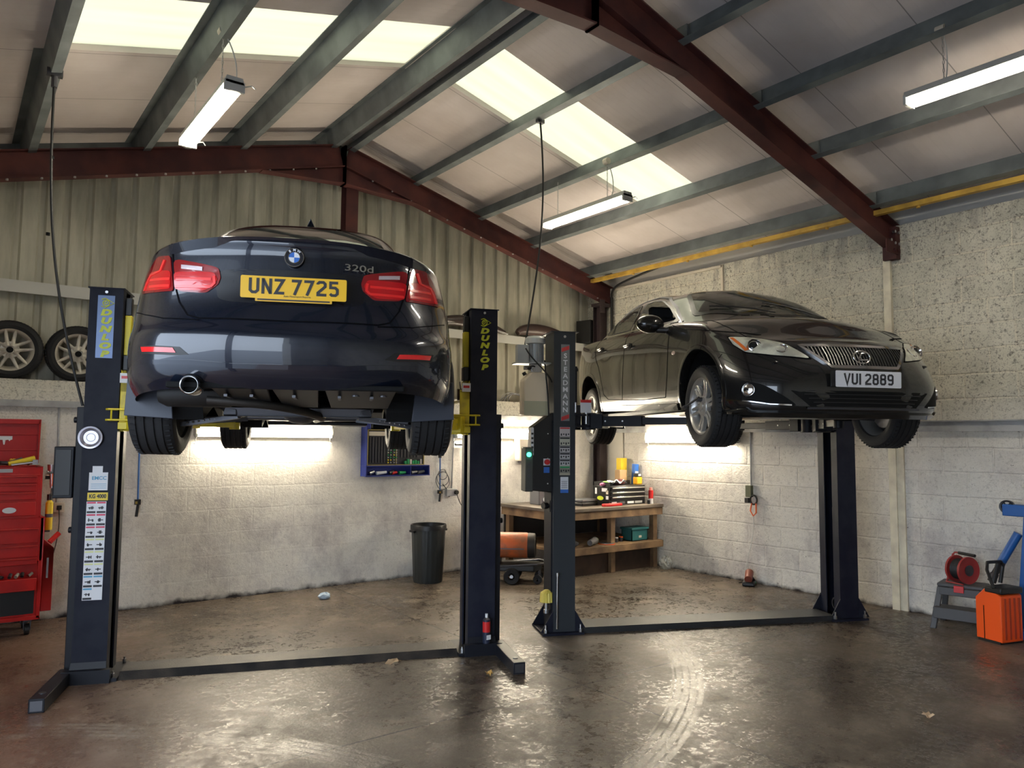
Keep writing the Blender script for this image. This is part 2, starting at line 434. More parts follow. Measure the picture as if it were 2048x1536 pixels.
# left wall with the open roller doorway the daylight comes through, and the closed front wall
DY0, DY1, DZ = -.15, 4.4, 3.1
b = MB(); b.mm(LX-.22, LX, FY, DY0, 0, 2.2); b.mm(LX-.22, LX, DY1, BY+.3, 0, 2.2); b.mm(LX-.20, LX-.04, FY, DY0, 2.2, 4.16); b.mm(LX-.20, LX-.04, DY1, BY+.3, 2.2, 4.16)
b.mm(LX-.20, LX-.04, DY0, DY1, DZ, 4.16); struct(b.build('wall_left', 'blockR'))
b = MB(); b.mm(LX-.22, WX+.22, FY-.2, FY, 0, 3.5)
for x0, x1 in ((LX-.22, RX), (RX, WX+.22)):
    b.add([(x0, FY-.2, 3.4), (x1, FY-.2, 3.4), (x1, FY-.2, roofz(x1)+.05), (x0, FY-.2, roofz(x0)+.05), (x0, FY, 3.4), (x1, FY, 3.4), (x1, FY, roofz(x1)+.05), (x0, FY, roofz(x0)+.05)],
          [(0, 1, 2, 3), (4, 7, 6, 5), (0, 4, 5, 1), (2, 6, 7, 3), (0, 3, 7, 4), (1, 5, 6, 2)])
struct(b.build('wall_front', 'blockB'))
b = MB(); b.prism((LX+.09, 2.0, 0), (LX+.09, 2.0, 3.8), I_sec(.13, .15), (1, 0, 0)); tag(b.build('door_post', 'oxide'), 'red oxide upright post standing in the open doorway', 'post')
# roof: one slab per slope with the rooflight opening left out
def slope(xa, xb, hx0, hx1, hy0, hy1):
    b = MB(); t = .06
    def slab(x0, x1, y0, y1):
        vs = [(x, y, roofz(x)+dz) for dz in (0, t) for x, y in ((x0, y0), (x1, y0), (x1, y1), (x0, y1))]
        b.add(vs, [(0, 3, 2, 1), (4, 5, 6, 7), (0, 1, 5, 4), (1, 2, 6, 5), (2, 3, 7, 6), (3, 0, 4, 7)])
    slab(xa, xb, FY-.2, hy0); slab(xa, xb, hy1, BY+.32); slab(xa, hx0, hy0, hy1); slab(hx1, xb, hy0, hy1)
    return b
HY0, HY1 = 5.25, 6.14
struct(slope(RX, WX+.24, 3.74, 6.51, HY0, HY1).build('ceiling', 'roof'))
struct(slope(LX-.24, RX, .55, 3.31, HY0, HY1).build('ceiling', 'roof'))
for n, (x0, x1) in enumerate(((.53, 3.33), (3.72, 6.53))):
    vs = [(x, y, roofz(x)+dz) for dz in (.052, .054) for x, y in ((x0, HY0-.02), (x1, HY0-.02), (x1, HY1+.02), (x0, HY1+.02))]
    # thin sheet, modelled as a single surface so light passes once
    o = MB().add(vs[:4], [(0, 1, 2, 3)]).build('window_%d' % (n+1), 'rooflight'); struct(o)
# ridge capping
b = MB(); b.prism((RX, FY, roofz(RX)+.02), (RX, BY+.3, roofz(RX)+.02), [(-.2, -.05), (0, 0), (.2, -.05), (.2, -.045), (0, .01), (-.2, -.045)])
struct(b.build('trim_2', 'roof'))
# steel channels on the block walls
b = MB(); b.mm(LX, WX, BY-.05, BY, 1.952, 2.012); struct(b.build('trim_3', 'greysteel'))
b = MB(); b.mm(WX-.06, WX, FY, BY-.05, 1.80, 1.905); b.mm(WX-.10, WX-.06, FY, BY-.05, 1.895, 1.905); struct(b.build('trim_4', 'greysteel'))
b = MB(); b.mm(WX-.045, WX, 3.80, 3.875, 0, 3.82); b.mm(WX-.025, WX, 3.73, 3.80, 0, 1.78)
struct(b.build('trim_5', mat('cream painted strip', (.72, .67, .52), .6, noise=((.5, .45, .36), 5, .35, .6))))
b = MB(); b.mm(WX-.03, WX, 5.93, 7.9, 3.90, 3.93); b.mm(WX-.03, WX, 5.92, 5.95, 3.0, 3.93); struct(b.build('trim_6', 'creamplastic'))
# purlins
def purlin(x, label, w=.065, zoff=0):
    b = MB(); s = 1 if x > RX else -1
    up = Vector((SL*s, 0, 1)).normalized()
    z = rafz(x)+zoff
    b.prism((x, FY, z), (x, BY+.22, z), Z_sec(w, .2, .006, s), up)
    for y in (3.78,):
        b.mm(x-.01, x+.01, y-.05, y+.05, z+.03, z+.16)
    o = b.build('roof_purlin', 'galv'); tag(o, label, 'purlin', None)
for x, l in ((7.40, 'grey steel purlin just above the right block wall, nearest the eaves'),
             (6.36, 'grey steel purlin second up from the right wall, below the right rooflight'),
             (5.48, 'grey steel purlin on the right slope carrying the two hanging twin-tube lamps'),
             (4.51, 'grey steel purlin crossing the upper part of the right rooflight'),
             (3.66, 'grey steel ridge purlin on the right-hand side of the ridge'),
             (3.38, 'grey steel ridge purlin on the left-hand side of the ridge'),
             (2.36, 'grey steel purlin crossing the right part of the left rooflight'),
             (1.42, 'grey steel purlin on the left slope that the left lamp hangs from'),
             (.47, 'grey steel purlin at far left carrying the dangling air line'),
             (-.40, 'grey steel eaves purlin over the left wall')):
    purlin(x, l)
# rafters in three frames
def rafter(y, side, label, name='roof_rafter'):
    b = MB(); h = .25; xe = WX if side > 0 else LX
    up = Vector((SL*side, 0, 1)).normalized()
    b.prism((RX, y, rafz(RX)-h), (xe, y, rafz(xe)-h), I_sec(.125, h/math.cos(math.atan(SL))), up)
    # haunch below the ridge
    x1 = RX+side*.95; z0 = rafz(RX)-h; z1 = rafz(x1)-h
    vs = [(x, yy, z) for yy in (y-.006, y+.006) for x, z in ((RX, z0), (RX, z0-.20), (x1, z1))]
    b.add(vs, [(0, 1, 2), (3, 5, 4), (0, 2, 5, 3), (0, 3, 4, 1)])
    b.prism((RX, y, z0-.20), (x1, y, z1), [(-.0625, 0), (.0625, 0), (.0625, .012), (-.0625, .012)], up)
    b.mm(RX+side*.0-.01, RX+side*.0+.01, y-.0625, y+.0625, z0-.21, rafz(RX))
    r = tag(b.build(name, 'oxide'), label, 'rafter')
    bb = MB()
    if y > 7:      # row of fixing bolts along the bottom flange
        for i in range(16):
            x = RX+side*(.35+i*.26)
            if x > WX or x < LX: break
            bb.cyl((x, y-.05, rafz(x)-h-.012), (x, y-.05, rafz(x)-h+.004), .012, n=8)
    else:
        e = xe-side*.05
        for dx, dz in ((.0, .03), (.08, .03), (.0, .15), (.08, .15), (.16, .05)):
            bb.cyl((e-side*dx, y-.09, rafz(e)-h+dz), (e-side*dx, y-.06, rafz(e)-h+dz), .016, n=8)
    bb.build('bolt', 'steel', r, label='row of bright fixing bolts')
rafter(7.98, 1, 'red oxide rafter along the top of the gable cladding, right of the ridge')
rafter(7.98, -1, 'red oxide rafter along the top of the gable cladding, left of the ridge')
rafter(3.78, 1, 'red oxide rafter running diagonally overhead down to the right block wall')
rafter(3.78, -1, 'red oxide rafter of the middle frame over the left bay')
b = MB(); b.prism((RX+.14, 8.02, 2.2), (RX+.14, 8.02, 4.9), I_sec(.15, .15), (0, 1, 0))
tag(b.build('gable_post', 'oxide'), 'red oxide upright steel post below the ridge behind the raised blue car', 'post')
b = MB(); b.prism((7.70, 8.0, 0), (7.70, 8.0, 3.72), I_sec(.13, .15), (0, 1, 0))
b.mm(7.55, 7.80, 7.9, 8.1, 3.66, 3.70); b.mm(7.53, 7.62, 7.88, 7.9, 3.55, 3.74)
tag(b.build('corner_column', mat('dark column paint', (.035, .022, .024), .6)), 'dark steel column standing in the right back corner', 'column')
b = MB(); b.mm(WX-.09, WX, 3.71, 3.85, 3.58, 3.92); b.mm(WX-.30, WX-.05, 3.70, 3.712, 3.62, 3.75)
for dx in (.05, .12): b.cyl((WX-dx-.03, 3.68, 3.66), (WX-dx-.03, 3.70, 3.66), .015, n=8)
tag(b.build('bracket', 'oxide'), 'red oxide bolted end bracket where the diagonal rafter meets the right wall', 'bracket')
# verge rails that carry the top of the cladding
for side, lab in ((1, 'right'), (-1, 'left')):
    b = MB(); xe = WX if side > 0 else LX
    b.prism((RX, BY+.18, rafz(RX)+.09), (xe, BY+.18, rafz(xe)+.09), [(-.05, 0), (.03, 0), (.03, .13), (-.05, .13)], Vector((SL*side, 0, 1)))
    tag(b.build('verge_rail', 'galv'), 'grey steel verge rail above the gable rafter, %s of the ridge' % lab, 'rail')
b = MB(); b.mm(LX, WX, BY+.10, BY+.245, 3.06, 3.135); b.mm(LX, WX, BY+.10, BY+.12, 3.02, 3.06)
tag(b.build('sheeting_rail', mat('pale grey rail', (.50, .50, .46), .5)), 'pale grey horizontal sheeting rail across the back wall cladding', 'rail')
b = MB(); b.prism((7.45, FY, rafz(7.45)-.05), (7.45, BY+.1, rafz(7.45)-.05), [(-.03, 0), (.03, 0), (.03, .048), (-.03, .048)])
for i in range(9): b.cyl((7.45, .5+i*.95, rafz(7.45)-.07), (7.45, .5+i*.95, rafz(7.45)-.05), .018, n=10)
tag(b.build('cable_tray', 'yellowtim'), 'yellow batten fixed under the eaves purlin along the right wall', 'batten')

# ---------------------------------------------------------------- lamps
def lamp(loc, L, axis, label, group, hang=None, wall=False, tubes=2):
    r = empty('fluorescent_lamp', loc, 0, label, 'lamp', group)
    mt = Matrix.Identity(4) if axis == 'Y' else rot('Z', 90)
    if wall: mt = mt @ rot('Y', 90)
    W = .135
    b = MB(mt); b.prism((0, -L/2, 0), (0, L/2, 0), [(-W/2, .0), (W/2, .0), (W/2*.8, .05), (-W/2*.8, .05)]); b.build('housing', 'lampbody', r, bevel=.004)
    for sx in ((-.03, .03) if tubes == 2 else (0,)):
        MB(mt).cyl((sx, -L/2+.03, -.028), (sx, L/2-.03, -.028), .013, n=12).build('tube', 'tubewall' if wall else 'tube', r, smooth=True)
    b = MB(mt); n = 10
    for k in range(n):
        a0, a1 = PI*k/n, PI*(k+1)/n
        q = [(math.cos(a)*W/2, -math.sin(a)*.062) for a in (a0, a1)]
        b.add([(q[0][0], -L/2, q[0][1]), (q[1][0], -L/2, q[1][1]), (q[1][0], L/2, q[1][1]), (q[0][0], L/2, q[0][1])], [(0, 1, 2, 3)])
    b.build('diffuser', 'lens', r, smooth=True)
    for s in (-1, 1):
        b = MB(mt); b.mm(-W/2, W/2, s*L/2-.02*(s > 0), s*L/2+.02*(s < 0), -.05, .02)
        b.tube([(W/2, s*(L/2-.02), 0), (W/2+.05, s*(L/2-.01), .02), (W/2+.07, s*L/2, .0)], .005, 6)
        b.build('end_cap', 'lampbody', r)
    if hang:
        for y in hang[1]:
            b = MB(); z = hang[0]; k = int(z/.03)
            for i in range(k):
                b.tube([(.006*math.cos(t), y, .05+i*.03+.018+.018*math.sin(t)) if i % 2 else (0, y+.006*math.cos(t), .05+i*.03+.018+.018*math.sin(t)) for t in [j*PI/4 for j in range(8)]], .0022, 5, True)
            b.build('chain', 'steel', r)
        y = hang[1][0]; b = MB()
        b.tube(bez((.01, y, .05), (.16, y+.05, .1), (.12, y, z*.8), (0, y, z+.05), 14), .005, 6); b.build('flex', 'whitecable', r)
        MB().cyl((0, y-.02, z+.06), (0, y+.04, z+.06), .035, n=14).build('ceiling_rose', 'creamplastic', r)
    return r
lamp((1.43, 5.64, 4.05), 1.24, 'Y', 'lit twin-tube lamp hanging at left from the left roof slope', 'fluorescent lamps', (rafz(1.43)-4.05, (-.30, .42)))
lamp((5.43, 5.93, 4.17), 1.30, 'Y', 'lit twin-tube lamp hanging below the low end of the right rooflight', 'fluorescent lamps', (rafz(5.43)-4.17, (-.35, .45)))
lamp((5.50, 1.75, 4.18), 1.55, 'Y', 'lit twin-tube lamp hanging at the upper right edge of the photo', 'fluorescent lamps', (rafz(5.5)-4.18, (.52, -.5)))
lamp((2.80, BY-.05, 1.755), 1.5, 'X', 'lit tube lamp on the back wall seen beneath the raised blue car', 'fluorescent lamps', wall=True)
lamp((5.97, BY-.05, 1.77), 1.5, 'X', 'lit tube lamp on the back wall between the two lifts', 'fluorescent lamps', wall=True)
lamp((WX-.05, 6.46, 1.73), 1.5, 'Y', 'lit tube lamp on the right block wall behind the front wheel of the grey car', 'fluorescent lamps', wall=True)

# ---------------------------------------------------------------- two-post lifts
STK = mat('sticker blue header', (.10, .35, .55), .5)
STR = mat('sticker red header', (.65, .05, .12), .5)
STG = mat('sticker yellow header', (.70, .72, .35), .5)
INK = mat('sticker dark ink', (.03, .03, .035), .5)
def strip_stickers(parent, x, y, z1, w, rows, heads, name='instruction_sticker'):
    """white instruction sheet on the front face of a post, two pictograms per row"""
    h = .085; n = rows
    b = MB(); b.mm(x-w/2, x+w/2, y-.002, y, z1-n*h, z1); b.build(name, 'white', parent)
    for i in range(n):
        for s in (-1, 1):
            if i == n-1 and s > 0: continue
            cx = x+s*w/4; zt = z1-i*h
            MB().mm(cx-w*.22, cx+w*.22, y-.003, y-.002, zt-.014, zt-.003).build(name+'_header', heads[i], parent)
            b = MB(); b.mm(cx-w*.22, cx+w*.22, y-.003, y-.002, zt-h+.004, zt-h+.018)
            rr = random.Random(i*3+s)
            b.mm(cx-w*.15, cx+w*.13, y-.003, y-.002, zt-.047, zt-.041)
            for q in range(3):
                px = cx+rr.uniform(-.14, .1)*w; b.mm(px, px+w*.05, y-.003, y-.002, zt-.055, zt-rr.uniform(.030, .04))
            b.build(name+'_pictogram', INK, parent)

def post_mesh(h, wx, wy, s):
    """C-section column, opening towards s (+1 opens to +X), centred on origin"""
    t = .012; b = MB(); a, c = wx/2, wy/2
    poly = [(-a, -c), (a, -c), (a, -c+.09), (a-t, -c+.09), (a-t, -c+t), (-a+t, -c+t), (-a+t, c-t), (a-t, c-t), (a-t, c-.09), (a, c-.09), (a, c), (-a, c)]
    poly = [(x*s, y) for x, y in poly]
    b.plate(poly, h)
    return b
def w2l(p, loc, rz):
    """world point into the frame of a thing at loc turned by rz degrees"""
    d = Vector(p)-Vector(loc); a = R(-rz); c, s = math.cos(a), math.sin(a)
    return Vector((d.x*c-d.y*s, d.x*s+d.y*c, d.z))
CAR1 = ((1.715, 4.411, 1.655), -24.9)
CAR2 = ((6.603, 5.877, 1.734), -204.996)
def l2w(p, loc, rz):
    a = R(rz); c, s = math.cos(a), math.sin(a); p = Vector(p)
    return Vector((p.x*c-p.y*s, p.x*s+p.y*c, p.z))+Vector(loc)

def arm(parent, pivot, pad, z, m, mpad, padtop):
    """telescopic swing arm with a round lifting pad"""
    p0 = Vector((*pivot, z)); p1 = Vector((*pad, z)); d = p1-p0; L = d.length; u = d/L
    sec = lambda w, h: [(-w/2, -h/2), (w/2, -h/2), (w/2, h/2), (-w/2, h/2)]
    b = MB(); b.prism(p0, p0+u*L*.55, sec(.11, .09)); b.cyl(p0-Vector((0, 0, .075)), p0+Vector((0, 0, .075)), .07, n=18)
    b.prism(p0+u*.05, p0+u*.16, sec(.16, .13))
    o = b.build('lift_arm', m, parent, bevel=.004)
    b = MB(); b.prism(p0+u*L*.3, p0+u*(L-.03), sec(.075, .06)); b.cyl(p1-Vector((0, 0, .045)), p1+Vector((0, 0, .035)), .045, n=16)
    b.build('extension', m, o, bevel=.003)
    b = MB(); b.cyl(p1+Vector((0, 0, .035)), p1+Vector((0, 0, max(.05, padtop-z-.02))), .022, n=12)
    b.cyl(p1+Vector((0, 0, padtop-z-.03)), p1+Vector((0, 0, padtop-z)), .055, n=18); b.build('lifting_pad', mpad, o, smooth=True)
    b = MB()
    for q in (.18, .34): b.cyl(p0+u*q+Vector((-u.y*.056, u.x*.056, 0)), p0+u*q+Vector((u.y*.056, -u.x*.056, 0)), .008, n=8)
    b.build('pin', 'steel', o)

def dunlop_lift():
    loc = ((.872+3.471)/2+.054, (5.998+4.995)/2+.14, 0); rz = -21.1; H = 2.74; hw = 1.393
    r = empty('two_post_lift', loc, rz, 'dark blue and yellow two-post car lift raising the blue saloon at left', 'car lift')
    for s, lab in ((-1, 'left'), (1, 'right')):
        x = s*hw; m = T(x, 0, 0)
        p = post_mesh(H, .22, .30, -s); b = MB(m); b.add(p.v, p.f)
        b.mm(-.12, .12, -.16, .16, H, H+.008)
        col1 = b.build('lift_column', 'liftblue', r)
        # outer cover box
        b = MB(m); b.mm(s*.11, s*.165, -.10, .15, 0.02, 1.89)
        for z in (1.02, 1.80): b.cyl((s*.165, -.02, z), (s*.20, -.02, z), .022, n=12)
        b.build('side_cover', 'liftblack', r, bevel=.004)
        # base plate with front outrigger leg
        b = MB(m); b.mm(-.19, .19, -.21, .21, 0, .022); b.mm(-.15, .15, -.235, -.19, 0.0, .09)
        b.add([(-.11, -.16, .02), (.11, -.16, .02), (.11, -.16, .13), (-.11, -.16, .13), (-.12, -.205, .02), (.12, -.205, .02)], [(0, 1, 2, 3), (4, 5, 2, 3), (0, 3, 4), (1, 5, 2)])
        b.build('base_plate', 'liftblack', r)
        lm = m @ T(s*.14, -.20, 0)
        b = MB(lm); b.mm(-.045, .045, -.55, .08, .0, .085); b.build('outrigger_leg', 'liftblack', r, bevel=.004)
        b = MB(lm); b.mm(-.034, .034, -.553, -.549, .012, .073); b.cyl((0, -.44, .085), (0, -.44, .09), .02, n=12); b.build('leg_end', 'darksteel', r)
        for q in ((-.16, -.18), (.16, -.18), (.16, .18)):
            b = MB(m); b.cyl((q[0], q[1], .02), (q[0], q[1], .05), .014, n=6); b.cyl((q[0], q[1], .045), (q[0], q[1], .065), .007, n=8); b.build('anchor_bolt', 'steel', r)
        # lifting rack, chain and cable inside the column
        b = MB(m)
        for i in range(46): b.mm(-s*.085, -s*.10, -.075, -.04, .12+i*.034, .137+i*.034)
        b.mm(-s*.06, -s*.085, -.08, -.035, .05, 2.6); b.build('lock_rack', 'darksteel', r)
        b = MB(m); b.cyl((-s*.05, .04, .05), (-s*.05, .04, 2.3), .022, n=12); b.build('hydraulic_ram', 'darksteel', r, smooth=True)
        # yellow and black rubber door guard
        b = MB(m); b.mm(-s*.115, -s*.16, -.10, -.04, 2.27, 2.56); b.build('door_guard', 'yellow', r, bevel=.005)
        b = MB(m); b.mm(-s*.115, -s*.162, -.11, -.03, 2.16, 2.27); b.mm(-s*.115, -s*.158, -.10, -.04, 2.56, 2.69); b.build('door_guard', 'blackplastic', r, bevel=.005)
        # carriage
        b = MB(m); b.mm(-s*.08, -s*.135, -.09, .09, 1.72, 2.16)
        b.mm(-s*.12, -s*.20, -.16, .16, 1.98, 2.0); b.mm(-s*.12, -s*.20, -.165, -.15, 1.74, 2.08)
        b.mm(-s*.12, -s*.24, -.16, .16, 1.735, 1.75); b.mm(-s*.12, -s*.24, -.16, .16, 1.845, 1.86)
        b.add([(-s*.12, -.165, 2.0), (-s*.12, -.165, 2.16), (-s*.20, -.165, 2.0), (-s*.12, -.155, 2.0), (-s*.12, -.155, 2.16), (-s*.20, -.155, 2.0)], [(0, 1, 2), (3, 5, 4), (0, 3, 4, 1), (1, 4, 5, 2), (2, 5, 3, 0)])
        b.mm(-s*.12, -s*.40, -.20, .12, 1.735, 1.785)
        carr = b.build('carriage', 'yellow', r, bevel=.003)
        b = MB(m)      # toe guard rods bent round the carriage
        for z in (1.80, 1.875):
            b.tube([(-s*.11, -.165, z), (-s*.04, -.19, z), (-s*.06, -.215, z), (-s*.12, -.215, z), (-s*.36, -.215, z)], .007, 8)
        b.tube([(-s*.08, -.215, 1.80), (-s*.08, -.215, 1.875)], .006, 8); b.tube([(-s*.36, -.215, 1.80), (-s*.36, -.215, 1.875)], .006, 8)
        b.build('toe_guard', 'yellow', carr, smooth=True)
        b = MB(m); b.box((-s*.15, -.172, 2.10), (.07, .004, .07)); b.build('warning_label', 'white', carr)
        b = MB(m); b.box((-s*.15, -.1745, 2.105), (.05, .002, .02)); b.build('warning_label_mark', 'red', carr)
        # lifting arms, front and rear
        for cy, side in ((.42, s), (2.25, s)):
            cw = l2w((side*.70, cy, .18), *CAR1); q = w2l(cw, loc, rz)
            arm(r, (x-s*.20, -.09 if cy < 1 else .09), (q.x, q.y), 1.80, 'yellow', 'rubber', 1.845)
        # front lettering, one letter below the other, with the round-and-arrow mark on top
        yb = -.1515
        if s < 0: MB(m).mm(-.055, .055, yb-.001, yb, 2.24, 2.69).build('silver_backing_sticker', mat('silver sticker', (.10, .14, .24), .35, .4), col1)
        ycol = mat('yellow lettering', (.55, .60, .03), .45)
        for k, ch in enumerate('DUNLOP'):
            textmesh(ch, .058, ycol, col1, m @ T(0.0, yb-.003, 2.565-k*.0595) @ FRONT, bold=.004, shear=.2, sx=1.5)
        b = MB(m); b.tube([(.021*math.cos(t), yb-.003, 2.635+.021*math.sin(t)) for t in [i*PI/8 for i in range(16)]], .0035, 6, True)
        b.tube([(-.005, yb-.003, 2.668), (.052, yb-.003, 2.635), (-.005, yb-.003, 2.602), (-.03, yb-.003, 2.612)], .0035, 6)
        b.tube([(-.005, yb-.003, 2.668), (-.03, yb-.003, 2.660)], .0035, 6)
        b.build('arrow_emblem', ycol, col1)
        textmesh('D', .03, ycol, col1, m @ T(0, yb-.003, 2.636) @ FRONT, bold=.001)
        MB(m).cyl((.0, yb-.006, 2.715), (0, yb, 2.715), .010, n=12).build('cap_screw', 'steel', r)
        if s < 0:
            # rating plate, paper notices, instruction sheet
            MB(m).mm(-.06, .07, yb-.002, yb, 1.235, 1.29).build('rating_plate', 'yellowp', col1)
            textmesh('KG 4000', .038, INK, col1, m @ T(.005, yb-.003, 1.263) @ FRONT, bold=.0012, sx=.78)
            strip_stickers(col1, x+.0, yb, 1.228, .125, 8, [STR, STR, STR, STG, STG, STG, STK, STK])
            MB(m).mm(-.035, .03, yb-.004, yb-.002, 1.42, 1.475).build('paper_notice', 'white', col1)
            MB(m).mm(-.055, .065, yb-.003, yb, 1.305, 1.43).build('paper_notice', 'white', col1)
            textmesh('EMCC', .035, STK, col1, m @ T(.01, yb-.005, 1.39) @ FRONT, bold=.0006)
            b = MB(m)
            for k in range(3): b.mm(-.04, .055, yb-.004, yb-.003, 1.32+k*.014, 1.323+k*.014)
            b.build('printed_lines', STK, col1)
            # control cabinet on the outer side
            b = MB(m); b.mm(-.29, -.165, -.12, .10, 1.25, 1.61); b.build('control_cabinet', 'liftblack', r, bevel=.006)
            b = MB(m); b.mm(-.28, -.18, -.124, -.12, 1.27, 1.59); b.build('cabinet_door', 'blackplastic', r, bevel=.003)
            b = MB(m); b.mm(-.315, -.29, -.05, .0, 1.33, 1.42); b.build('isolator_switch', 'orange', r, bevel=.004)
    # floor cover between the posts
    b = MB()
    b.add([(-1.2, -.19, 0), (1.2, -.19, 0), (1.2, .16, 0), (-1.2, .16, 0), (-1.2, -.13, .045), (1.2, -.13, .045), (1.2, .10, .045), (-1.2, .10, .045)],
          [(0, 1, 5, 4), (2, 3, 7, 6), (4, 5, 6, 7), (0, 4, 7, 3), (1, 2, 6, 5), (0, 3, 2, 1)])
    b.build('floor_cover', mat('worn chequer plate', (.022, .021, .022), .5, .3, noise=((.05, .042, .038), 6, .4, .6), bump=(90, .3)), r)
    return r
dunlop_lift()

def steadman_lift():
    loc = ((4.394+6.966)/2+.062, (5.059+3.881)/2+.136, 0); rz = -24.6; H = 2.65; hw = 1.415
    r = empty('two_post_lift', loc, rz, 'charcoal two-post car lift raising the grey saloon at right', 'car lift')
    RD = mat('sticker red slash', (.55, .05, .05), .45); SG = mat('sticker grey backing', (.20, .21, .21), .5)
    for s in (-1, 1):
        x = s*hw; m = T(x, 0, 0)
        p = post_mesh(H, .20, .30, -s); b = MB(m); b.add(p.v, p.f); b.mm(-.13, .13, -.16, .17, H, H+.008)
        col1 = b.build('lift_column', 'liftgrey' if s < 0 else 'liftblue', r)
        b = MB(m); b.mm(s*.10, s*.112, -.12, .12, 0, 1.86); b.build('side_cover', 'liftblack', r)
        # dished base with gussets
        b = MB(m); b.mm(-.20, .17, -.20, .20, 0, .02)
        for yy in (-.155, .15):
            for g in (-1, 1):
                b.add([(g*.10, yy, .02), (g*.21, yy, .02), (g*.10, yy, .20), (g*.10, yy+.01, .02), (g*.21, yy+.01, .02), (g*.10, yy+.01, .20)], [(0, 1, 2), (3, 5, 4), (0, 3, 4, 1), (1, 4, 5, 2), (2, 5, 3, 0)])
        b.build('base_plate', 'liftblue', r)
        for q in ((-.17, -.17), (.14, -.18), (.15, .17), (-.17, .17)):
            b = MB(m); b.cyl((q[0], q[1], .02), (q[0], q[1], .05), .017, n=6); b.cyl((q[0], q[1], .05), (q[0], q[1], .085), .008, n=8); b.build('anchor_bolt', 'steel', r)
        b = MB(m); b.cyl((-s*.02, .0, 1.05), (-s*.02, .0, 1.9), .024, n=16); b.build('ram_rod', 'chrome', r, smooth=True)
        b = MB(m); b.cyl((-s*.02, .0, .1), (-s*.02, .0, 1.05), .033, n=16); b.build('ram_cylinder', 'liftblack', r, smooth=True)
        b = MB(m); b.lathe([(.045, -.02), (.06, -.02), (.06, .02), (.045, .02)], 20, T(-s*.04, -.02, .13) @ rot('Y', 90)); b.build('pulley', 'darksteel', r, smooth=True)
        b = MB(m); b.mm(-s*.05, -s*.13, -.11, .11, 1.78, 2.35); b.mm(-s*.10, -s*.25, -.17, .17, 1.80, 1.82); b.mm(-s*.10, -s*.25, -.17, .17, 1.90, 1.92)
        b.mm(-s*.10, -s*.16, -.13, -.10, 1.80, 2.0)
        for z in (1.83, 1.84, 1.85): b.cyl((-s*.25, -.12, z), (-s*.25, .1, z), .006, n=8)
        carr = b.build('carriage', 'liftblack', r, bevel=.003)
        b = MB(m); b.mm(-s*.14, -s*.24, -.176, -.171, 1.93, 2.02); b.build('warning_label', 'white', carr)
        b = MB(m); b.mm(-s*.14, -s*.24, -.178, -.173, 2.02, 2.045); b.build('warning_label_header', 'red', carr)
        b = MB(m); b.cyl((-s*.10, -.155, 1.93), (-s*.10, -.155, 2.02), .012, n=10); b.cyl((-s*.20, -.155, 1.83), (-s*.20, -.155, 1.95), .016, n=10); b.build('lock_pin', 'steel', carr, smooth=True)
        for cy in (.50, 2.22):
            # the car faces the camera, so its sides are swapped
            cw = l2w((-s*.70, cy, .25-.03*(cy-1.36)), *CAR2); q = w2l(cw, loc, rz)
            arm(r, (x-s*.24, -.10 if cy > 1 else .10), (q.x, q.y), 1.855, 'liftblack', 'rubber', cw.z-.02)
    # left column: lettering, stickers, power unit
    m = T(-hw, 0, 0); yb = -.1515
    MB(m).mm(-.035, .045, yb-.001, yb, 1.855, 2.54).build('brand_strip', SG, r)
    for z in (2.50, 1.885):
        b = MB(m @ T(.005, yb-.002, z) @ FRONT); b.plate([(-.035, -.03), (.035, -.005), (.035, .03), (-.035, .005)], .001); b.build('red_slash', RD, r)
    for k, ch in enumerate('STEADMANN'):
        textmesh(ch, .060, 'white', r, m @ T(.005, yb-.003, 2.435-k*.0605) @ FRONT, bold=.0012, sx=1.1)
    yy = 1.80
    for k, hd in enumerate((RD, STG, SG, SG, SG, 'green')):
        h = (.085, .075, .055, .055, .055, .06)[k]
        MB(m).mm(-.045, .05, yb-.001, yb, yy-h, yy).build('safety_sticker', mat('sticker off white %d' % k, [(.55, .5, .5), (.5, .5, .4), (.5, .48, .48), (.5, .5, .5), (.5, .5, .5), (.45, .5, .48)][k], .5), r)
        MB(m).mm(-.042, .047, yb-.002, yb-.001, yy-.016, yy-.003).build('safety_sticker_header', hd if k in (0, 5) else INK, r)
        b = MB(m)
        for q in range(4): b.mm(-.036+q*.022, -.024+q*.022, yb-.002, yb-.001, yy-h+.008+.008*(q % 2), yy-h+.028)
        b.build('safety_sticker_pictogram', INK, r)
        yy -= h+.004
    MB(m).mm(-.045, .05, yb-.001, yb, 1.375, 1.46).build('safety_sticker', mat('sticker beige', (.42, .38, .28), .5), r)
    MB(m).mm(-.037, .035, yb-.001, yb, 1.22, 1.36).build('service_sticker', 'white', r)
    MB(m).mm(-.037, .035, yb-.002, yb-.001, 1.22, 1.25).build('service_sticker_band', 'blueplastic', r)
    b = MB(m)
    for k in range(4): b.mm(-.03, .028, yb-.002, yb-.001, 1.265+k*.018, 1.267+k*.018)
    for k in range(4): b.mm(-.02+k*.012, -.018+k*.012, yb-.002, yb-.001, 1.26, 1.325)
    b.build('service_sticker_grid', INK, r)
    MB(m).cyl((.0, yb-.006, 2.61), (0, yb, 2.61), .012, n=12).build('cap_screw', 'steel', r)
    for z in (1.74, 1.52, 1.30): MB(m).cyl((-.145, -.125, z), (-.145, -.121, z), .006, n=8).build('cabinet_screw', 'steel', r)
    # control cabinet
    b = MB(m); b.plate([(-.30, 1.24), (-.10, 1.22), (-.10, 1.93), (-.28, 1.80)], .18, T(0, .06, 0) @ FRONT); b.build('control_cabinet', 'blackplastic', r, bevel=.006)
    b = MB(m); b.mm(-.185, -.125, -.124, -.12, 1.46, 1.52); b.build('isolator_plate', 'white', r)
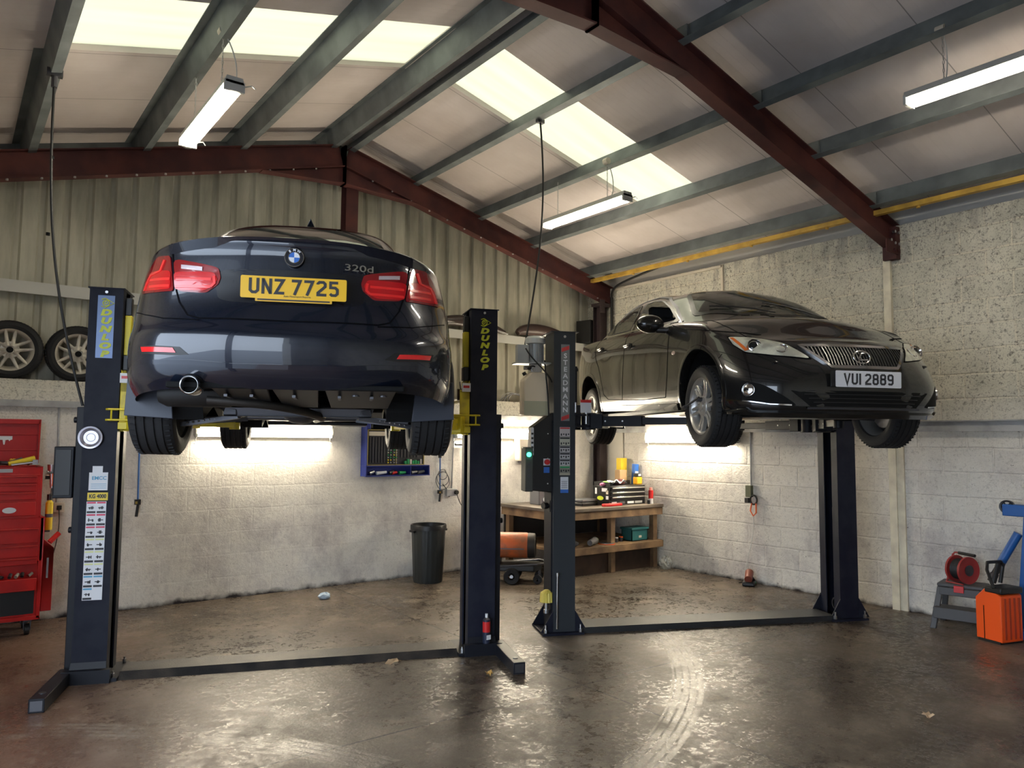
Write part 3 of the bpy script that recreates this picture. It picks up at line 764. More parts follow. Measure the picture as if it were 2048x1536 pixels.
    b = MB(m); b.cyl((-.155, -.123, 1.49), (-.155, -.145, 1.49), .024, n=16); b.mm(-.178, -.132, -.15, -.125, 1.483, 1.497); b.build('isolator_switch', 'red', r, smooth=True)
    b = MB(m); b.mm(-.182, -.130, -.124, -.12, 1.395, 1.445); b.build('blue_label', 'blueplastic', r)
    b = MB(m @ T(-.30, -.03, 0)); b.mm(-.05, .02, -.10, .07, 1.23, 1.62); b.build('control_panel', mat('grey console', (.07, .075, .07), .4), r, bevel=.008)
    b = MB(m); b.cyl((-.32, -.13, 1.555), (-.32, -.145, 1.555), .020, n=16); b.build('power_lamp', 'ledgreen', r, smooth=True)
    for z in (1.47, 1.42, 1.37): MB(m).cyl((-.32, -.13, z), (-.32, -.14, z), .012, n=12).build('push_button', 'darksteel', r, smooth=True)
    b = MB(m); b.mm(-.30, -.275, -.124, -.12, 1.55, 1.79); b.build('warning_label', 'white', r)
    b = MB(m)
    for k in range(5): b.mm(-.298, -.278, -.1255, -.124, 1.57+k*.04, 1.588+k*.04)
    b.build('warning_label_mark', INK, r)
    # motor, pump and oil tank
    mx, my = -.235, .0
    b = MB(m); b.lathe([(0, 2.62), (.075, 2.62), (.092, 2.60), (.092, 2.555), (.08, 2.55), (.0, 2.55)], 28, T(mx, my, 0))
    b.build('motor_fan_cover', mat('grey motor paint', (.50, .52, .51), .4, .2), r, smooth=True)
    b = MB(m); b.cyl((mx, my, 2.38), (mx, my, 2.55), .066, n=24)
    for k in range(22):
        a = 2*PI*k/22; b.box((0, 0, 0), (.014, .003, .16), T(mx+.071*math.cos(a), my+.071*math.sin(a), 2.465) @ rot('Z', math.degrees(a)))
    b.build('motor', mat('grey motor body', (.42, .43, .43), .35, .5), r)
    b = MB(m); b.mm(mx-.175, mx-.07, my-.05, my+.05, 2.38, 2.54); b.mm(mx-.20, mx+.13, my-.085, my+.085, 2.365, 2.38); b.build('terminal_box', mat('grey terminal box', (.42, .44, .44), .4, .2), r, bevel=.005)
    b = MB(m); b.mm(mx-.05, mx+.05, my-.05, my+.05, 2.29, 2.365); b.cyl((mx-.05, my-.02, 2.33), (mx-.11, my-.02, 2.33), .02, n=12); b.cyl((mx-.03, my-.05, 2.31), (mx-.03, my-.09, 2.31), .014, n=10)
    b.build('pump_block', 'steel', r, bevel=.004)
    b = MB(m); pts = [(-.125, 1.90), (.105, 1.90), (.108, 2.23), (.075, 2.29), (-.06, 2.29), (-.125, 2.22)]
    b.plate(pts, .17, T(mx, my+.085, 0) @ FRONT); b.build('oil_tank', mat('translucent oil tank', (.80, .69, .52), .4), r, bevel=.015)
    b = MB(m); b.plate([(-.120, 1.905), (.100, 1.905), (.102, 2.03), (-.120, 2.03)], .002, T(mx, my-.0855, 0) @ FRONT); b.build('oil_level', mat('oil seen through tank', (.50, .49, .34), .35), r)
    b = MB(m); b.cyl((mx-.10, my-.03, 2.265), (mx-.115, my-.03, 2.29), .018, n=12); b.build('filler_cap', 'blackplastic', r)
    b = MB(m); b.tube(bez((mx-.11, my-.09, 2.50), (mx-.06, my-.14, 2.38), (mx+.08, my-.14, 2.30), (-.105, -.10, 2.20), 14), .007, 8)
    b.tube(bez((mx+.07, my-.07, 2.40), (mx+.08, my-.09, 2.2), (mx+.10, my-.1, 2.1), (-.13, -.09, 1.90), 14), .007, 8)
    b.tube(bez((mx-.05, my-.06, 2.33), (mx-.12, my-.11, 2.28), (mx-.09, my-.11, 2.36), (mx-.02, my-.07, 2.34), 12), .006, 8)
    b.build('hydraulic_hose', 'cable', r, smooth=True)
    b = MB(m); b.cyl((.12, -.02, 2.33), (.16, -.02, 2.33), .018, n=10); b.build('cable_sheave_bolt', 'blackplastic', r)
    # arm-lock release rod and lower pulley guard at the foot
    b = MB(m); b.cyl((-.07, -.165, .05), (-.065, -.165, .50), .008, n=10); b.cyl((-.065, -.168, .50), (-.065, -.168, .53), .013, n=10); b.build('lock_release_rod', 'chrome', r, smooth=True)
    b = MB(m); b.cyl((-.13, -.04, 1.10), (-.17, -.06, 1.10), .028, n=14); b.mm(-.12, -.10, -.1, .0, 1.05, 1.15); b.build('safety_lock_handle', 'blackplastic', r)
    b = MB(m); b.cyl((-.14, -.08, .20), (-.14, -.08, .27), .018, n=12); b.cyl((-.14, -.08, .17), (-.14, -.08, .20), .026, n=12); b.build('grease_fitting', 'steel', r)
    # right column outer bolt
    b = MB(T(hw, 0, 0)); b.cyl((.13, 0, .23), (.13, 0, .34), .022, n=14); b.build('cable_clamp', 'steel', r)
    b = MB()
    b.add([(-1.25, -.16, 0), (1.25, -.16, 0), (1.25, .20, 0), (-1.25, .20, 0), (-1.25, -.155, .05), (1.25, -.155, .05), (1.25, .14, .05), (-1.25, .14, .05)],
          [(0, 1, 5, 4), (2, 3, 7, 6), (4, 5, 6, 7), (0, 4, 7, 3), (1, 2, 6, 5), (0, 3, 2, 1)])
    b.build('floor_cover', mat('chequer plate', (.04, .042, .045), .42, .5, bump=(120, .5)), r)
steadman_lift()
# ---------------------------------------------------------------- cars: body shell lofted from a control net
def catmull(P, t):
    """P list of vectors, t in 0..len-1"""
    n = len(P); i = min(int(t), n-2); u = t-i
    p1, p2 = P[i], P[i+1]; p0 = P[i-1] if i else p1*2-p2; p3 = P[i+2] if i+2 < n else p2*2-p1
    return .5*((2*p1)+(p2-p0)*u+(2*p0-5*p1+4*p2-p3)*u*u+(3*p1-p0-3*p2+p3)*u*u*u)
def sgnpow(v, e): return math.copysign(abs(v)**e, v)
REAR_PHI = [90, 78, 58, 42, 28, 14, 0]

class Car:
    def __init__(s, root, spec):
        s.root = root; s.sp = spec; K = len(spec['X']); net = []
        wr = [1, 1, .96, .82, .60, .35, .15, 0]+[0]*10
        wf = [0]*11+[.12, .42, .68, .85, .95, 1, 1]
        WB = spec['wb']
        ysides = [.42, .9, 1.4, 1.9, 2.35]
        for k in range(K):
            X, zs, zr, yr, nr, zf, yf, nf = [spec[q][k] for q in ('X', 'ZS', 'ZR', 'YR', 'NR', 'ZF', 'YF', 'NF')]
            row = []
            for ph in REAR_PHI:
                c, q = math.cos(R(ph)), math.sin(R(ph))
                row.append([X*sgnpow(c, 2/nr) if ph < 90 else 0, -yr*sgnpow(q, 2/nr) if ph else 0, 0])
            for y in ysides: row.append([X*(1-.012*((y-1.4)/1.4)**2), y, 0])
            for ph in REAR_PHI[::-1]:
                if ph == 0: row.append([X, WB, 0]); continue
                c, q = math.cos(R(ph)), math.sin(R(ph))
                row.append([X*sgnpow(c, 2/nf) if ph < 90 else 0, WB+(yf-WB)*sgnpow(q, 2/nf), 0])
            row = row[:18]
            for j in range(18):
                z = zs*(1-wr[j]-wf[j])+zr*wr[j]+zf*wf[j]
                row[j][2] = z+spec.get('crown', 0)*0
                if k in (3, 4, 5):   # haunches over the wheels
                    for yy in (0, WB): row[j][0] += spec['haunch']*math.exp(-((row[j][1]-yy)/.36)**2)*(row[j][0] > .5)
            net.append([Vector(p) for p in row])
        K9, K11, K13 = [], [], []
        base = [Vector(p) for p in spec['base']]; roof = [Vector(p) for p in spec['roof']]
        ax, ay = spec['ridge_y']; n = 18
        cen = []
        for j in range(n):
            y = ax+(ay-ax)*j/(n-1); cen.append(Vector((0, y, spec['ridge_z']-.05*((y-1.0)/.80)**2)))
        hood = spec['hoodcrown']
        for j in range(n):
            fr = max(0, (j-11)/6); rr = max(0, (4-j)/4)
            K9.append(net[-1][j].lerp(base[j], .5)+Vector((0, 0, .012+hood*fr+.006*rr)))
            K9.append(net[-1][j].lerp(base[j], .86)+Vector((0, 0, .004+hood*.35*fr)))
        A = K9[0::2]; Bq = K9[1::2]
        mid = [base[j].lerp(roof[j], .5)+Vector((spec['tumble']*(6 <= j <= 11)+.5*spec['tumble']*(j in (4, 5, 12, 13)), 0, .0))+Vector((0, .02*(j > 12)-.03*(j < 4), .022*(j > 12)+.02*(j < 4))) for j in range(n)]
        rm = [roof[j].lerp(cen[j], .5)+Vector((0, 0, .008)) for j in range(n)]
        net += [A, Bq, base, mid, roof, rm, cen]
        s.net = net; s.K = K
        # dense half grid
        MU, MV = 6, 5; cols = [[catmull([net[k][j] for k in range(len(net))], v/MV) for v in range((len(net)-1)*MV+1)] for j in range(18)]
        NV = len(cols[0]); NU = 17*MU+1
        g = [[catmull([cols[j][v] for j in range(18)], u/MU) for v in range(NV)] for u in range(NU)]
        for u in range(NU):
            for v in range(NV):
                p = g[u][v]
                if u in (0, NU-1): p.x = 0
                if v == NV-1: p.x = 0
                p.x = max(p.x, 0)
                p.z += spec['pitch']*(p.y-1.36)
                spec['post'](p) if 'post' in spec else None
        s.g = g; s.NU = NU; s.NV = NV
        vs, fs = [], []
        for sg in (1, -1):
            k = len(vs)
            for u in range(NU):
                for v in range(NV): p = g[u][v]; vs.append(Vector((p.x*sg, p.y, p.z)))
            for u in range(NU-1):
                for v in range(NV-1):
                    q = (k+u*NV+v, k+(u+1)*NV+v, k+(u+1)*NV+v+1, k+u*NV+v+1); fs.append(q if sg > 0 else q[::-1])
        s.vs, s.fs = vs, fs
        s.bvh = BVHTree.FromPolygons(vs, fs)
        s.holes = []
    def ray(s, a, b, d):
        """project plane coordinates (a,b) on to the shell. d: 'F' front (x,z), 'B' rear (x,z), 'R'/'L' sides (y,z), 'T' top (x,y)"""
        o, dr = {'F': (Vector((a, 6, b)), Vector((0, -1, 0))), 'B': (Vector((a, -4, b)), Vector((0, 1, 0))),
                 'R': (Vector((3, a, b)), Vector((-1, 0, 0))), 'L': (Vector((-3, a, b)), Vector((1, 0, 0))),
                 'T': (Vector((a, b, 4)), Vector((0, 0, -1)))}[d]
        h = s.bvh.ray_cast(o, dr)
        if h[0] is None:
            h = s.bvh.find_nearest(o+dr*{'F': 2.7, 'B': 3.2, 'R': 2.15, 'L': 2.15, 'T': 2.9}[d])
        n = h[1].normalized()
        if n.dot(dr) > 0: n = -n
        return h[0], n
    def rings(s, poly, rings=6, per=10, smooth=True):
        """resample a star-shaped outline and fill it with concentric rings"""
        P = [Vector((x, y)) for x, y in poly]; n = len(P); out = []
        for i in range(n):
            a, b = P[i], P[(i+1) % n]
            for k in range(per): out.append(a.lerp(b, k/per))
        if smooth:
            for _ in range(int(smooth)*2): out = [(out[i-1]+out[i]*2+out[(i+1) % len(out)])/4 for i in range(len(out))]
        c = sum(out, Vector((0, 0)))/len(out)
        return out, c
    def patch(s, name, poly, d, m, off=.004, parent=None, rings=6, smooth=1, skirt=True, inner=1.0, outer=1.0, crown=0, label=None, per=8):
        out, c = s.rings(poly, rings, per, smooth); b = MB(); L = len(out); vs = []
        rr = [outer-(outer-(0 if inner == 1.0 else inner))*k/rings for k in range(rings+1)]
        if skirt: rr = [outer+.001]+rr
        for qi, q in enumerate(rr):
            if q <= 1e-6: pts = [c]*L
            else: pts = [c+(p-c)*q for p in out]
            for p in pts:
                h, n = s.ray(p.x, p.y, d)
                o = -.012 if (skirt and qi == 0) else off+crown*(1-(q/outer)**2)
                vs.append(h+n*o)
        fs = [(k*L+i, k*L+(i+1) % L, (k+1)*L+(i+1) % L, (k+1)*L+i) for k in range(len(rr)-1) for i in range(L)]
        b.add(vs, fs); return b.build(name, m, parent or s.root, smooth=50, label=label)
    def strip(s, name, pts, d, m, w=.006, off=.002, parent=None, closed=False, step=.03, build=True, b=None, taper=None):
        P = [Vector(p) for p in pts]
        if closed: P.append(P[0])
        out = []
        for a, q in zip(P, P[1:]):
            k = max(1, int((q-a).length/step)); out += [a.lerp(q, i/k) for i in range(k)]
        if not closed: out.append(P[-1])
        L = len(out); vs = []
        for i, p in enumerate(out):
            t = (out[(i+1) % L]-out[i-1]) if closed else (out[min(i+1, L-1)]-out[max(i-1, 0)])
            t.normalize(); nrm = Vector((-t.y, t.x))
            ww = w*(taper(i/(L-1)) if taper else 1)
            for sd in (-1, 1):
                h, n = s.ray(p.x+nrm.x*ww/2*sd, p.y+nrm.y*ww/2*sd, d); vs += [h-n*.006, h+n*off]
        fs = []
        for i in range(L if closed else L-1):
            j = (i+1) % L; fs += [(4*i+1, 4*i+3, 4*j+3, 4*j+1), (4*i, 4*i+1, 4*j+1, 4*j), (4*i+3, 4*i+2, 4*j+2, 4*j+3)]
        b = b or MB(); b.add(vs, fs)
        return b.build(name, m, parent or s.root, smooth=50) if build else b
    def hole(s, fn): s.holes.append(fn)
    def body(s, m, name='body'):
        keep = []
        for f in s.fs:
            c = sum((s.vs[i] for i in f), Vector())/4
            if not any(h(c) for h in s.holes): keep.append(f)
        b = MB(); b.add(s.vs, keep)
        return b.build(name, m, s.root, smooth=60)
    def arches(s, m, R_, zc, wb, side_d=(('R', 1), ('L', -1)), lipm=None):
        for d, sg in side_d:
            for yc, z_c in ((0, zc[0]), (wb, zc[1])):
                L = 40; vs = []; bot = -.62
                for i in range(L+1):
                    a = PI*(-.22+1.44*i/L)
                    for r_, o, dx in ((R_+.028, -.004, 0), (R_+.026, .003, 0), (R_+.005, .007, 0), (R_-.012, .004, 0), (R_-.012, .0, .07)):
                        y, z = yc+r_*math.cos(a), z_c+r_*math.sin(a)
                        z = max(z, s.sp['sillz'](y))
                        h, n = s.ray(y, z, d); h = h+n*o; h.x -= sg*dx; vs.append(h)
                fs = [(5*i+k, 5*i+5+k, 5*i+6+k, 5*i+1+k) for i in range(L) for k in range(4)]
                MB().add(vs, fs).build('wheel_arch', lipm or m, s.root, smooth=50)
                b = MB(); n = 24; vs = []
                for i in range(n+1):
                    a = PI*(-.18+1.36*i/n)
                    for x in (.84, .50): vs.append((sg*x, yc+(R_+.0)*math.cos(a), z_c+(R_+.0)*math.sin(a)))
                fs = [(2*i, 2*i+2, 2*i+3, 2*i+1) for i in range(n)]
                k = len(vs); vs.append((sg*.5, yc, z_c-.1)); fs += [(2*i+1, 2*i+3, k) for i in range(n)]
                b.add(vs, fs); b.build('arch_liner', 'matt black', s.root)

def rim_spokes(b, n, r0, r1, w0, w1, t, z, split=.0, a0=90):
    for k in range(n):
        a = R(a0+360*k/n)
        for sp in ((-1, 1) if split else (0,)):
            pts = []
            for i in range(7):
                q = i/6; r = r0+(r1-r0)*q; w_ = (w0+(w1-w0)*q)*(.5 if split else 1); off = sp*(w_*.5+split*q)
                zz = z-.012*math.sin(q*PI)+(.0 if q > .3 else .01*(1-q/.3))
                pts.append((r, off, w_, zz))
            vs = []
            for r, off, w_, zz in pts:
                for lx, lz in ((-w_/2, zz-t), (-w_/2, zz), (-w_*.16, zz+.006), (w_*.16, zz+.006), (w_/2, zz), (w_/2, zz-t)):
                    x, y = r, off+lx
                    vs.append((x*math.cos(a)-y*math.sin(a), x*math.sin(a)+y*math.cos(a), lz))
            fs = []
            for i in range(6):
                for j in range(6): fs.append((6*i+j, 6*i+(j+1) % 6, 6*i+6+(j+1) % 6, 6*i+6+j))
            fs += [tuple(range(6)), tuple(range(36, 42))[::-1]]
            b.add(vs, fs)

def wheel(parent, mtx, rt=.325, rw=.218, w=.215, rr=None, spokes='six', rimmat='steel', name='wheel'):
    """mtx: +Z of the wheel points to the outer face"""
    e = bpy.data.objects.new(name, None); col.objects.link(e); e.parent = parent; e.matrix_local = mtx; e.empty_display_size = .1
    h = w/2; prof = [(rw-.004, -h+.02), (rw+.004, -h+.006), (rw+.03, -h-.002), (rt-.045, -h-.006), (rt-.018, -h+.006), (rt-.006, -h+.026)]
    gx = [-.062, -.022, .022, .062]; tread = []
    for g in gx:
        g *= w/.215; tread += [(rt, g-.006), (rt-.008, g-.004), (rt-.008, g+.004), (rt, g+.006)]
    prof += tread+[(rt-.006, h-.026), (rt-.018, h-.006), (rt-.045, h+.006), (rw+.03, h+.002), (rw+.004, h-.006), (rw-.004, h-.02)]
    b = MB(); b.lathe(prof, 56); n = 56
    for i in range(n):        # shoulder sipes
        a = 360*i/n
        for zz in (-1, 1): b.box((rt-.004, 0, zz*(h-.03)), (.010, .006, .026), rot('Z', a+3*zz))
    ty = b.build('tyre', 'rubber', e, smooth=35)
    b = MB(); b.lathe([(rw-.004, -h+.02), (rw-.01, -h+.035), (rw-.03, -h+.06), (rw-.035, .03), (rw-.016, h-.022), (rw-.002, h-.012), (rw+.004, h-.007), (rw+.004, h-.012), (rw-.012, h-.03), (rw-.03, .03), (rw-.025, -h+.06)], 56)
    if spokes == 'six': rim_spokes(b, 6, .035, rw-.012, .060, .050, .03, h-.026, .010, 30)
    elif spokes == 'five': rim_spokes(b, 5, .035, rw-.010, .070, .044, .03, h-.02, .030, 90)
    elif spokes == 'plain': rim_spokes(b, 10, .035, rw-.014, .05, .035, .03, h-.04, 0, 90)
    b.lathe([(0, h-.012), (.030, h-.012), (.034, h-.018), (.075, h-.022), (.08, h-.03), (.08, h-.065), (0, h-.065)], 30)
    ri = b.build('rim', rimmat, e, smooth=40)
    b = MB()
    nb = 5
    for k in range(nb):
        a = 2*PI*k/nb+PI/2; x, y = .055*math.cos(a), .055*math.sin(a)
        b.cyl((x, y, h-.022), (x, y, h-.0215), .013, n=12)
    if spokes == 'five': b.cyl((0, 0, h-.0118), (0, 0, h-.011), .028, n=18)
    b.build('stud_holes', 'matt black', e)
    if spokes != 'five':
        b = MB(); b.lathe([(.04, -.01), (.15, -.01), (.15, .008), (.04, .008)], 30); b.mm(.07, .16, -.06, .06, -.03, .03); b.build('brake_disc', 'darksteel', e, smooth=40)
        b = MB(); b.lathe([(rw-.034, h-.082), (.10, h-.088), (0, h-.088)], 30); b.build('gap_shade_disc', 'matt black', e)  # black disc added close behind the spokes to paint their gaps as shade
    return e
def wheel_frame(x, y, z, side, steer=0, camber=0, spin=0):
    """axle frame: wheel outer face toward +X*side"""
    m = T(x, y, z) @ rot('Z', steer) @ rot('Y', 90*side+camber) @ rot('Z', spin)
    return m

# stroke lettering for number plates
GLY = {'U': [[(7, 79), (7, 17), (17, 7), (33, 7), (43, 17), (43, 79)]],
 'N': [[(7, 0), (7, 79)], [(43, 0), (43, 79)], [(8, 74), (42, 5)]],
 'Z': [[(1, 72), (43, 72), (8, 7), (49, 7)]], '7': [[(1, 72), (42, 72), (15, 0)]],
 '2': [[(7, 60), (7, 64), (15, 72), (35, 72), (43, 64), (43, 50), (8, 17), (8, 7), (50, 7)]],
 '5': [[(46, 72), (9, 72), (9, 46), (33, 46), (43, 36), (43, 16), (34, 7), (16, 7), (7, 15)]],
 'V': [[(4, 79), (25, 3), (46, 79)]], 'I': [[(7, 0), (7, 79)]],
 '8': [[(15, 72), (35, 72), (42, 65), (42, 49), (35, 42), (15, 42), (8, 49), (8, 65), (15, 72)], [(15, 42), (35, 42), (43, 34), (43, 15), (35, 7), (15, 7), (7, 15), (7, 34), (15, 42)]],
 '9': [[(7, 13), (16, 7), (34, 7), (43, 16), (43, 64), (35, 72), (15, 72), (7, 64), (7, 45), (15, 37), (43, 37)]]}
def plate_text(text, h, m, parent, mtx, name, cx=0, sx=1.0):
    s = h/79; x = 0; seq = []
    for ch in text:
        if ch == ' ': x += 22; continue
        seq.append((ch, x)); x += (14 if ch == 'I' else 50)+11
    tot = x-11
    for ch, x0 in seq:
        b = MB(mtx)
        for line in GLY[ch]:
            pts = [Vector(((px+x0-tot/2)*s*sx+cx, (py-39.5)*s)) for px, py in line]; L = len(pts); hw = 7*s; vs = []
            closed = (pts[0]-pts[-1]).length < 1e-6
            for i, p in enumerate(pts):
                a = (p-pts[i-1]).normalized() if i else ((pts[0]-pts[-2]).normalized() if closed else None)
                q = (pts[i+1]-p).normalized() if i < L-1 else ((pts[1]-pts[0]).normalized() if closed else None)
                a = a or q; q = q or a; t = (a+q).normalized(); nn = Vector((-t.y, t.x)); k = hw/max(.45, nn.dot(Vector((-a.y, a.x))))
                for sd in (1, -1): vs += [(*(p+nn*k*sd), 0), (*(p+nn*k*sd), .0012)]
            fs = []
            for i in range(L-1):
                o = 4*i; fs += [(o+1, o+5, o+7, o+3), (o, o+4, o+5, o+1), (o+2, o+3, o+7, o+6)]
            b.add(vs, fs)
        b.build(name, m, parent)
# rounded rectangle outline
def rrect(w, h, r, n=5):
    o = []
    for cx, cy, a0 in ((w/2-r, h/2-r, 0), (-w/2+r, h/2-r, 90), (-w/2+r, -h/2+r, 180), (w/2-r, -h/2+r, 270)):
        for i in range(n+1): a = R(a0+90*i/n); o.append((cx+r*math.cos(a), cy+r*math.sin(a)))
    return o

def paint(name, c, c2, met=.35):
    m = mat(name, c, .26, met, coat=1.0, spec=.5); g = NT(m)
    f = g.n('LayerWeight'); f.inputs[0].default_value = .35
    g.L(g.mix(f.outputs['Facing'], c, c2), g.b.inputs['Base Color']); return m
M['paintblue'] = paint('dark blue metallic car paint', (.006, .009, .018), (.012, .02, .04))
M['paintgrey'] = paint('charcoal metallic car paint', (.012, .012, .0125), (.022, .022, .022), .4)
M['glass'] = mat('tinted car glass', (.015, .02, .018), .02, alpha=.62, spec=.8)
M['darkglass'] = mat('dark car glass', (.006, .008, .009), .03, spec=.8)
M['lampred'] = mat('red lamp lens', (.60, .006, .012), .08, coat=1, spec=.6)
M['lampredlit'] = mat('bright red lamp band', (.95, .03, .03), .15, coat=1)
M['lampdark'] = mat('dark red lamp lens', (.26, .008, .012), .08, coat=1)
M['lampclear'] = mat('clear lamp lens', (.62, .50, .52), .12, .2, coat=1)
M['headlamp'] = mat('hazy headlamp', (.66, .66, .54), .2, .15, coat=1, noise=((.34, .34, .29), 9, .36, .60))
M['seam'] = mat('panel gap', (.002, .002, .003), .8, spec=.1)
M['alloy'] = mat('alloy wheel silver', (.50, .49, .47), .32, .75)
M['alloyold'] = mat('weathered alloy wheel', (.52, .49, .42), .45, .45, noise=((.36, .33, .28), 6, .35, .6))
M['slat'] = mat('grille slat', (.09, .09, .088), .3, .8)
M['seat'] = mat('dark seat cloth', (.03, .03, .032), .8)

def inside_poly(x, y, poly):
    c = False; j = len(poly)-1
    for i in range(len(poly)):
        xi, yi = poly[i]; xj, yj = poly[j]
        if (yi > y) != (yj > y) and x < (xj-xi)*(y-yi)/(yj-yi)+xi: c = not c
        j = i
    return c
def shrink(poly, k):
    cx = sum(p[0] for p in poly)/len(poly); cy = sum(p[1] for p in poly)/len(poly)
    return [(cx+(x-cx)*k, cy+(y-cy)*k) for x, y in poly]
def window(car, name, poly, d, m, sm=1, test=None, seal=.93, per=8):
    hp = shrink(poly, .965)
    def fn(c):
        if d in 'RL' and (c.x > 0) != (d == 'R'): return False
        if d == 'T' and not test(c): return False
        a, b = (c.y, c.z) if d in 'RL' else (c.x, c.y)
        return inside_poly(a, b, hp)
    car.hole(fn)
    car.patch(name, poly, d, m, .002, rings=6, smooth=sm, skirt=False, outer=seal+.01, per=per)
    car.patch(name+'_seal', poly, d, 'blackplastic', .004, rings=2, smooth=sm, inner=seal, skirt=False, outer=1.02, per=per)
def interior(car, z0=.45):
    r = car.root; k = car.sp['pitch']
    b = MB(); b.mm(-.70, .70, .0, 2.3, z0-.02, z0); b.mm(-.66, .66, 1.95, 2.30, z0, .90); b.mm(-.60, .60, 2.0, 2.2, .85, .93)
    b.build('dashboard', 'blackplastic', r, bevel=.02)
    for sx in (-1, 1):
        b = MB(); x = sx*.36
        b.mm(x-.23, x+.23, .95, 1.45, z0, z0+.22); b.box((x, .93, z0+.48), (.44, .14, .62), T(x, .93, z0+.48) @ rot('X', 14) @ T(-x, -.93, -z0-.48))
        o = b.build('front_seat', 'seat', r, bevel=.05)
        MB().box((x, .80, z0+.82), (.26, .09, .16)).build('head_restraint', 'seat', r, bevel=.03)
    MB().mm(-.62, .62, .05, .45, z0, z0+.28).build('rear_seat', 'seat', r, bevel=.04)
    b = MB(); b.tube([(.36+.18*math.cos(t), 1.72-.06*math.sin(t), .86+.17*math.sin(t)) for t in [i*PI/10 for i in range(20)]], .014, 8, True)
    b.build('steering_wheel', 'blackplastic', r, smooth=True)

# ---- the dark blue saloon seen from behind
def blue_saloon():
    r = empty('saloon_car', CAR1[0], CAR1[1], 'dark blue saloon car with amber plate UNZ 7725 raised on the left lift', 'car')
    sp = dict(wb=2.81, pitch=0, haunch=.012, hoodcrown=.03, tumble=.03,
        X=[.845, .868, .874, .872, .868, .862, .848, .822, .800],
        ZS=[.19, .30, .42, .53, .61, .71, .81, .89, .93],
        ZR=[.262, .33, .42, .52, .585, .68, .80, .93, 1.0],
        YR=[.93, .985, 1.01, 1.015, .985, .955, .945, .945, .945],
        NR=[3.0, 3.2, 3.2, 3.1, 2.9, 2.8, 2.75, 2.7, 2.7],
        ZF=[.19, .28, .37, .46, .54, .62, .67, .71, .75],
        YF=[3.50, 3.55, 3.57, 3.58, 3.57, 3.55, 3.52, 3.46, 3.38], NF=[2.8]*9,
        base=[(0, -.46, 1.03), (.24, -.46, 1.03), (.50, -.40, 1.02), (.62, -.30, 1.0), (.69, -.17, .985), (.735, -.01, .975), (.755, .18, .97), (.765, .5, .965), (.77, .9, .96), (.77, 1.4, .95), (.77, 1.9, .94), (.745, 2.25, .93), (.69, 2.40, .935), (.60, 2.5, .95), (.48, 2.55, .96), (.33, 2.6, .965), (.17, 2.62, .97), (0, 2.63, .97)],
        roof=[(0, .22, 1.34), (.22, .22, 1.338), (.40, .26, 1.325), (.47, .34, 1.315), (.505, .46, 1.315), (.53, .58, 1.32), (.54, .75, 1.325), (.55, .95, 1.33), (.555, 1.12, 1.33), (.555, 1.3, 1.325), (.545, 1.48, 1.315), (.53, 1.62, 1.30), (.49, 1.70, 1.30), (.43, 1.74, 1.31), (.35, 1.78, 1.315), (.24, 1.8, 1.32), (.12, 1.81, 1.325), (0, 1.82, 1.325)],
        ridge_y=(.40, 1.66), ridge_z=1.452, sillz=lambda y: .20)
    sp['roof'] = [(x, y, z+.048) for x, y, z in sp['roof']]
    car = Car(r, sp); RA = .345; zw = .25
    # bodywork
    for yc, zc in ((0, .31), (2.81, .31)):
        car.hole(lambda c, yc=yc, zc=zc: abs(c.x) > .5 and (c.y-yc)**2+(c.z-zc)**2 < (RA+.004)**2)
    rw = [(-.52, -.43), (.52, -.43), (.40, .20), (-.40, .20)]
    car.patch('rear_window', rw, 'T', 'darkglass', .003, smooth=1)
    ws = [(-.60, 2.44), (.60, 2.44), (.45, 1.80), (-.45, 1.80)]
    car.patch('windscreen', ws, 'T', 'darkglass', .003, smooth=1)
    for d in 'RL':
        car.patch('side_window', [(2.15, .965), (1.15, .99), (1.15, 1.28), (1.50, 1.28), (1.75, 1.20)], d, 'darkglass', .003)
        car.patch('side_window', [(1.10, .99), (.28, 1.0), (.30, 1.06), (.72, 1.27), (1.10, 1.285)], d, 'darkglass', .003)
    body = car.body('paintblue'); car.arches('paintblue', RA, (.31, .31), 2.81)
    # boot lid shut line, bumper seam, lower crease strips
    car.strip('boot_lid_gap', [(-.592, .985), (-.578, .90), (-.548, .74), (-.528, .68), (-.48, .612), (-.42, .594), (0, .588), (.42, .594), (.48, .612), (.528, .68), (.548, .74), (.578, .90), (.592, .985)], 'B', 'seam', .007, .0022)
    for sx in (-1, 1): car.strip('bumper_gap', [(sx*.42, .585), (sx*.60, .60), (sx*.72, .635), (sx*.80, .668)], 'B', 'seam', .005, .0022)
    # lip spoiler along the lid edge
    b = MB(); n = 30; vs = []
    for i in range(n+1):
        x = -.60+1.2*i/n; y = -.955+.16*(abs(x)/.6)**3.2; z = 1.003-.03*(abs(x)/.6)**2.4
        vs += [(x, y+.10, z-.008), (x, y+.01, z+.002), (x, y-.012, z-.002), (x, y+.02, z-.045)]
    b.add(vs, [(4*i+k, 4*i+4+k, 4*i+5+k, 4*i+1+k) for i in range(n) for k in range(3)]); b.build('boot_lip_spoiler', 'paintblue', r, smooth=60)
    # plate recess
    car.patch('plate_recess', [(-.33, .845), (.33, .845), (.36, .78), (.34, .675), (-.34, .675), (-.36, .78)], 'B', mat('dark recess paint', (.004, .005, .009), .3, coat=.6), .001, smooth=2, skirt=False)
    # number plate
    mp = T(.015, -.972, .752) @ FRONT
    b = MB(mp); b.plate(rrect(.497, .108, .008), .004); pl = b.build('number_plate', mat('amber plate', (.82, .47, .02), .35), r)
    b = MB(mp); b.plate([(x, y-.058) for x, y in rrect(.36, .022, .004)], .003); b.build('plate_surround', mat('amber plate edge', (.75, .42, .03), .4), r)
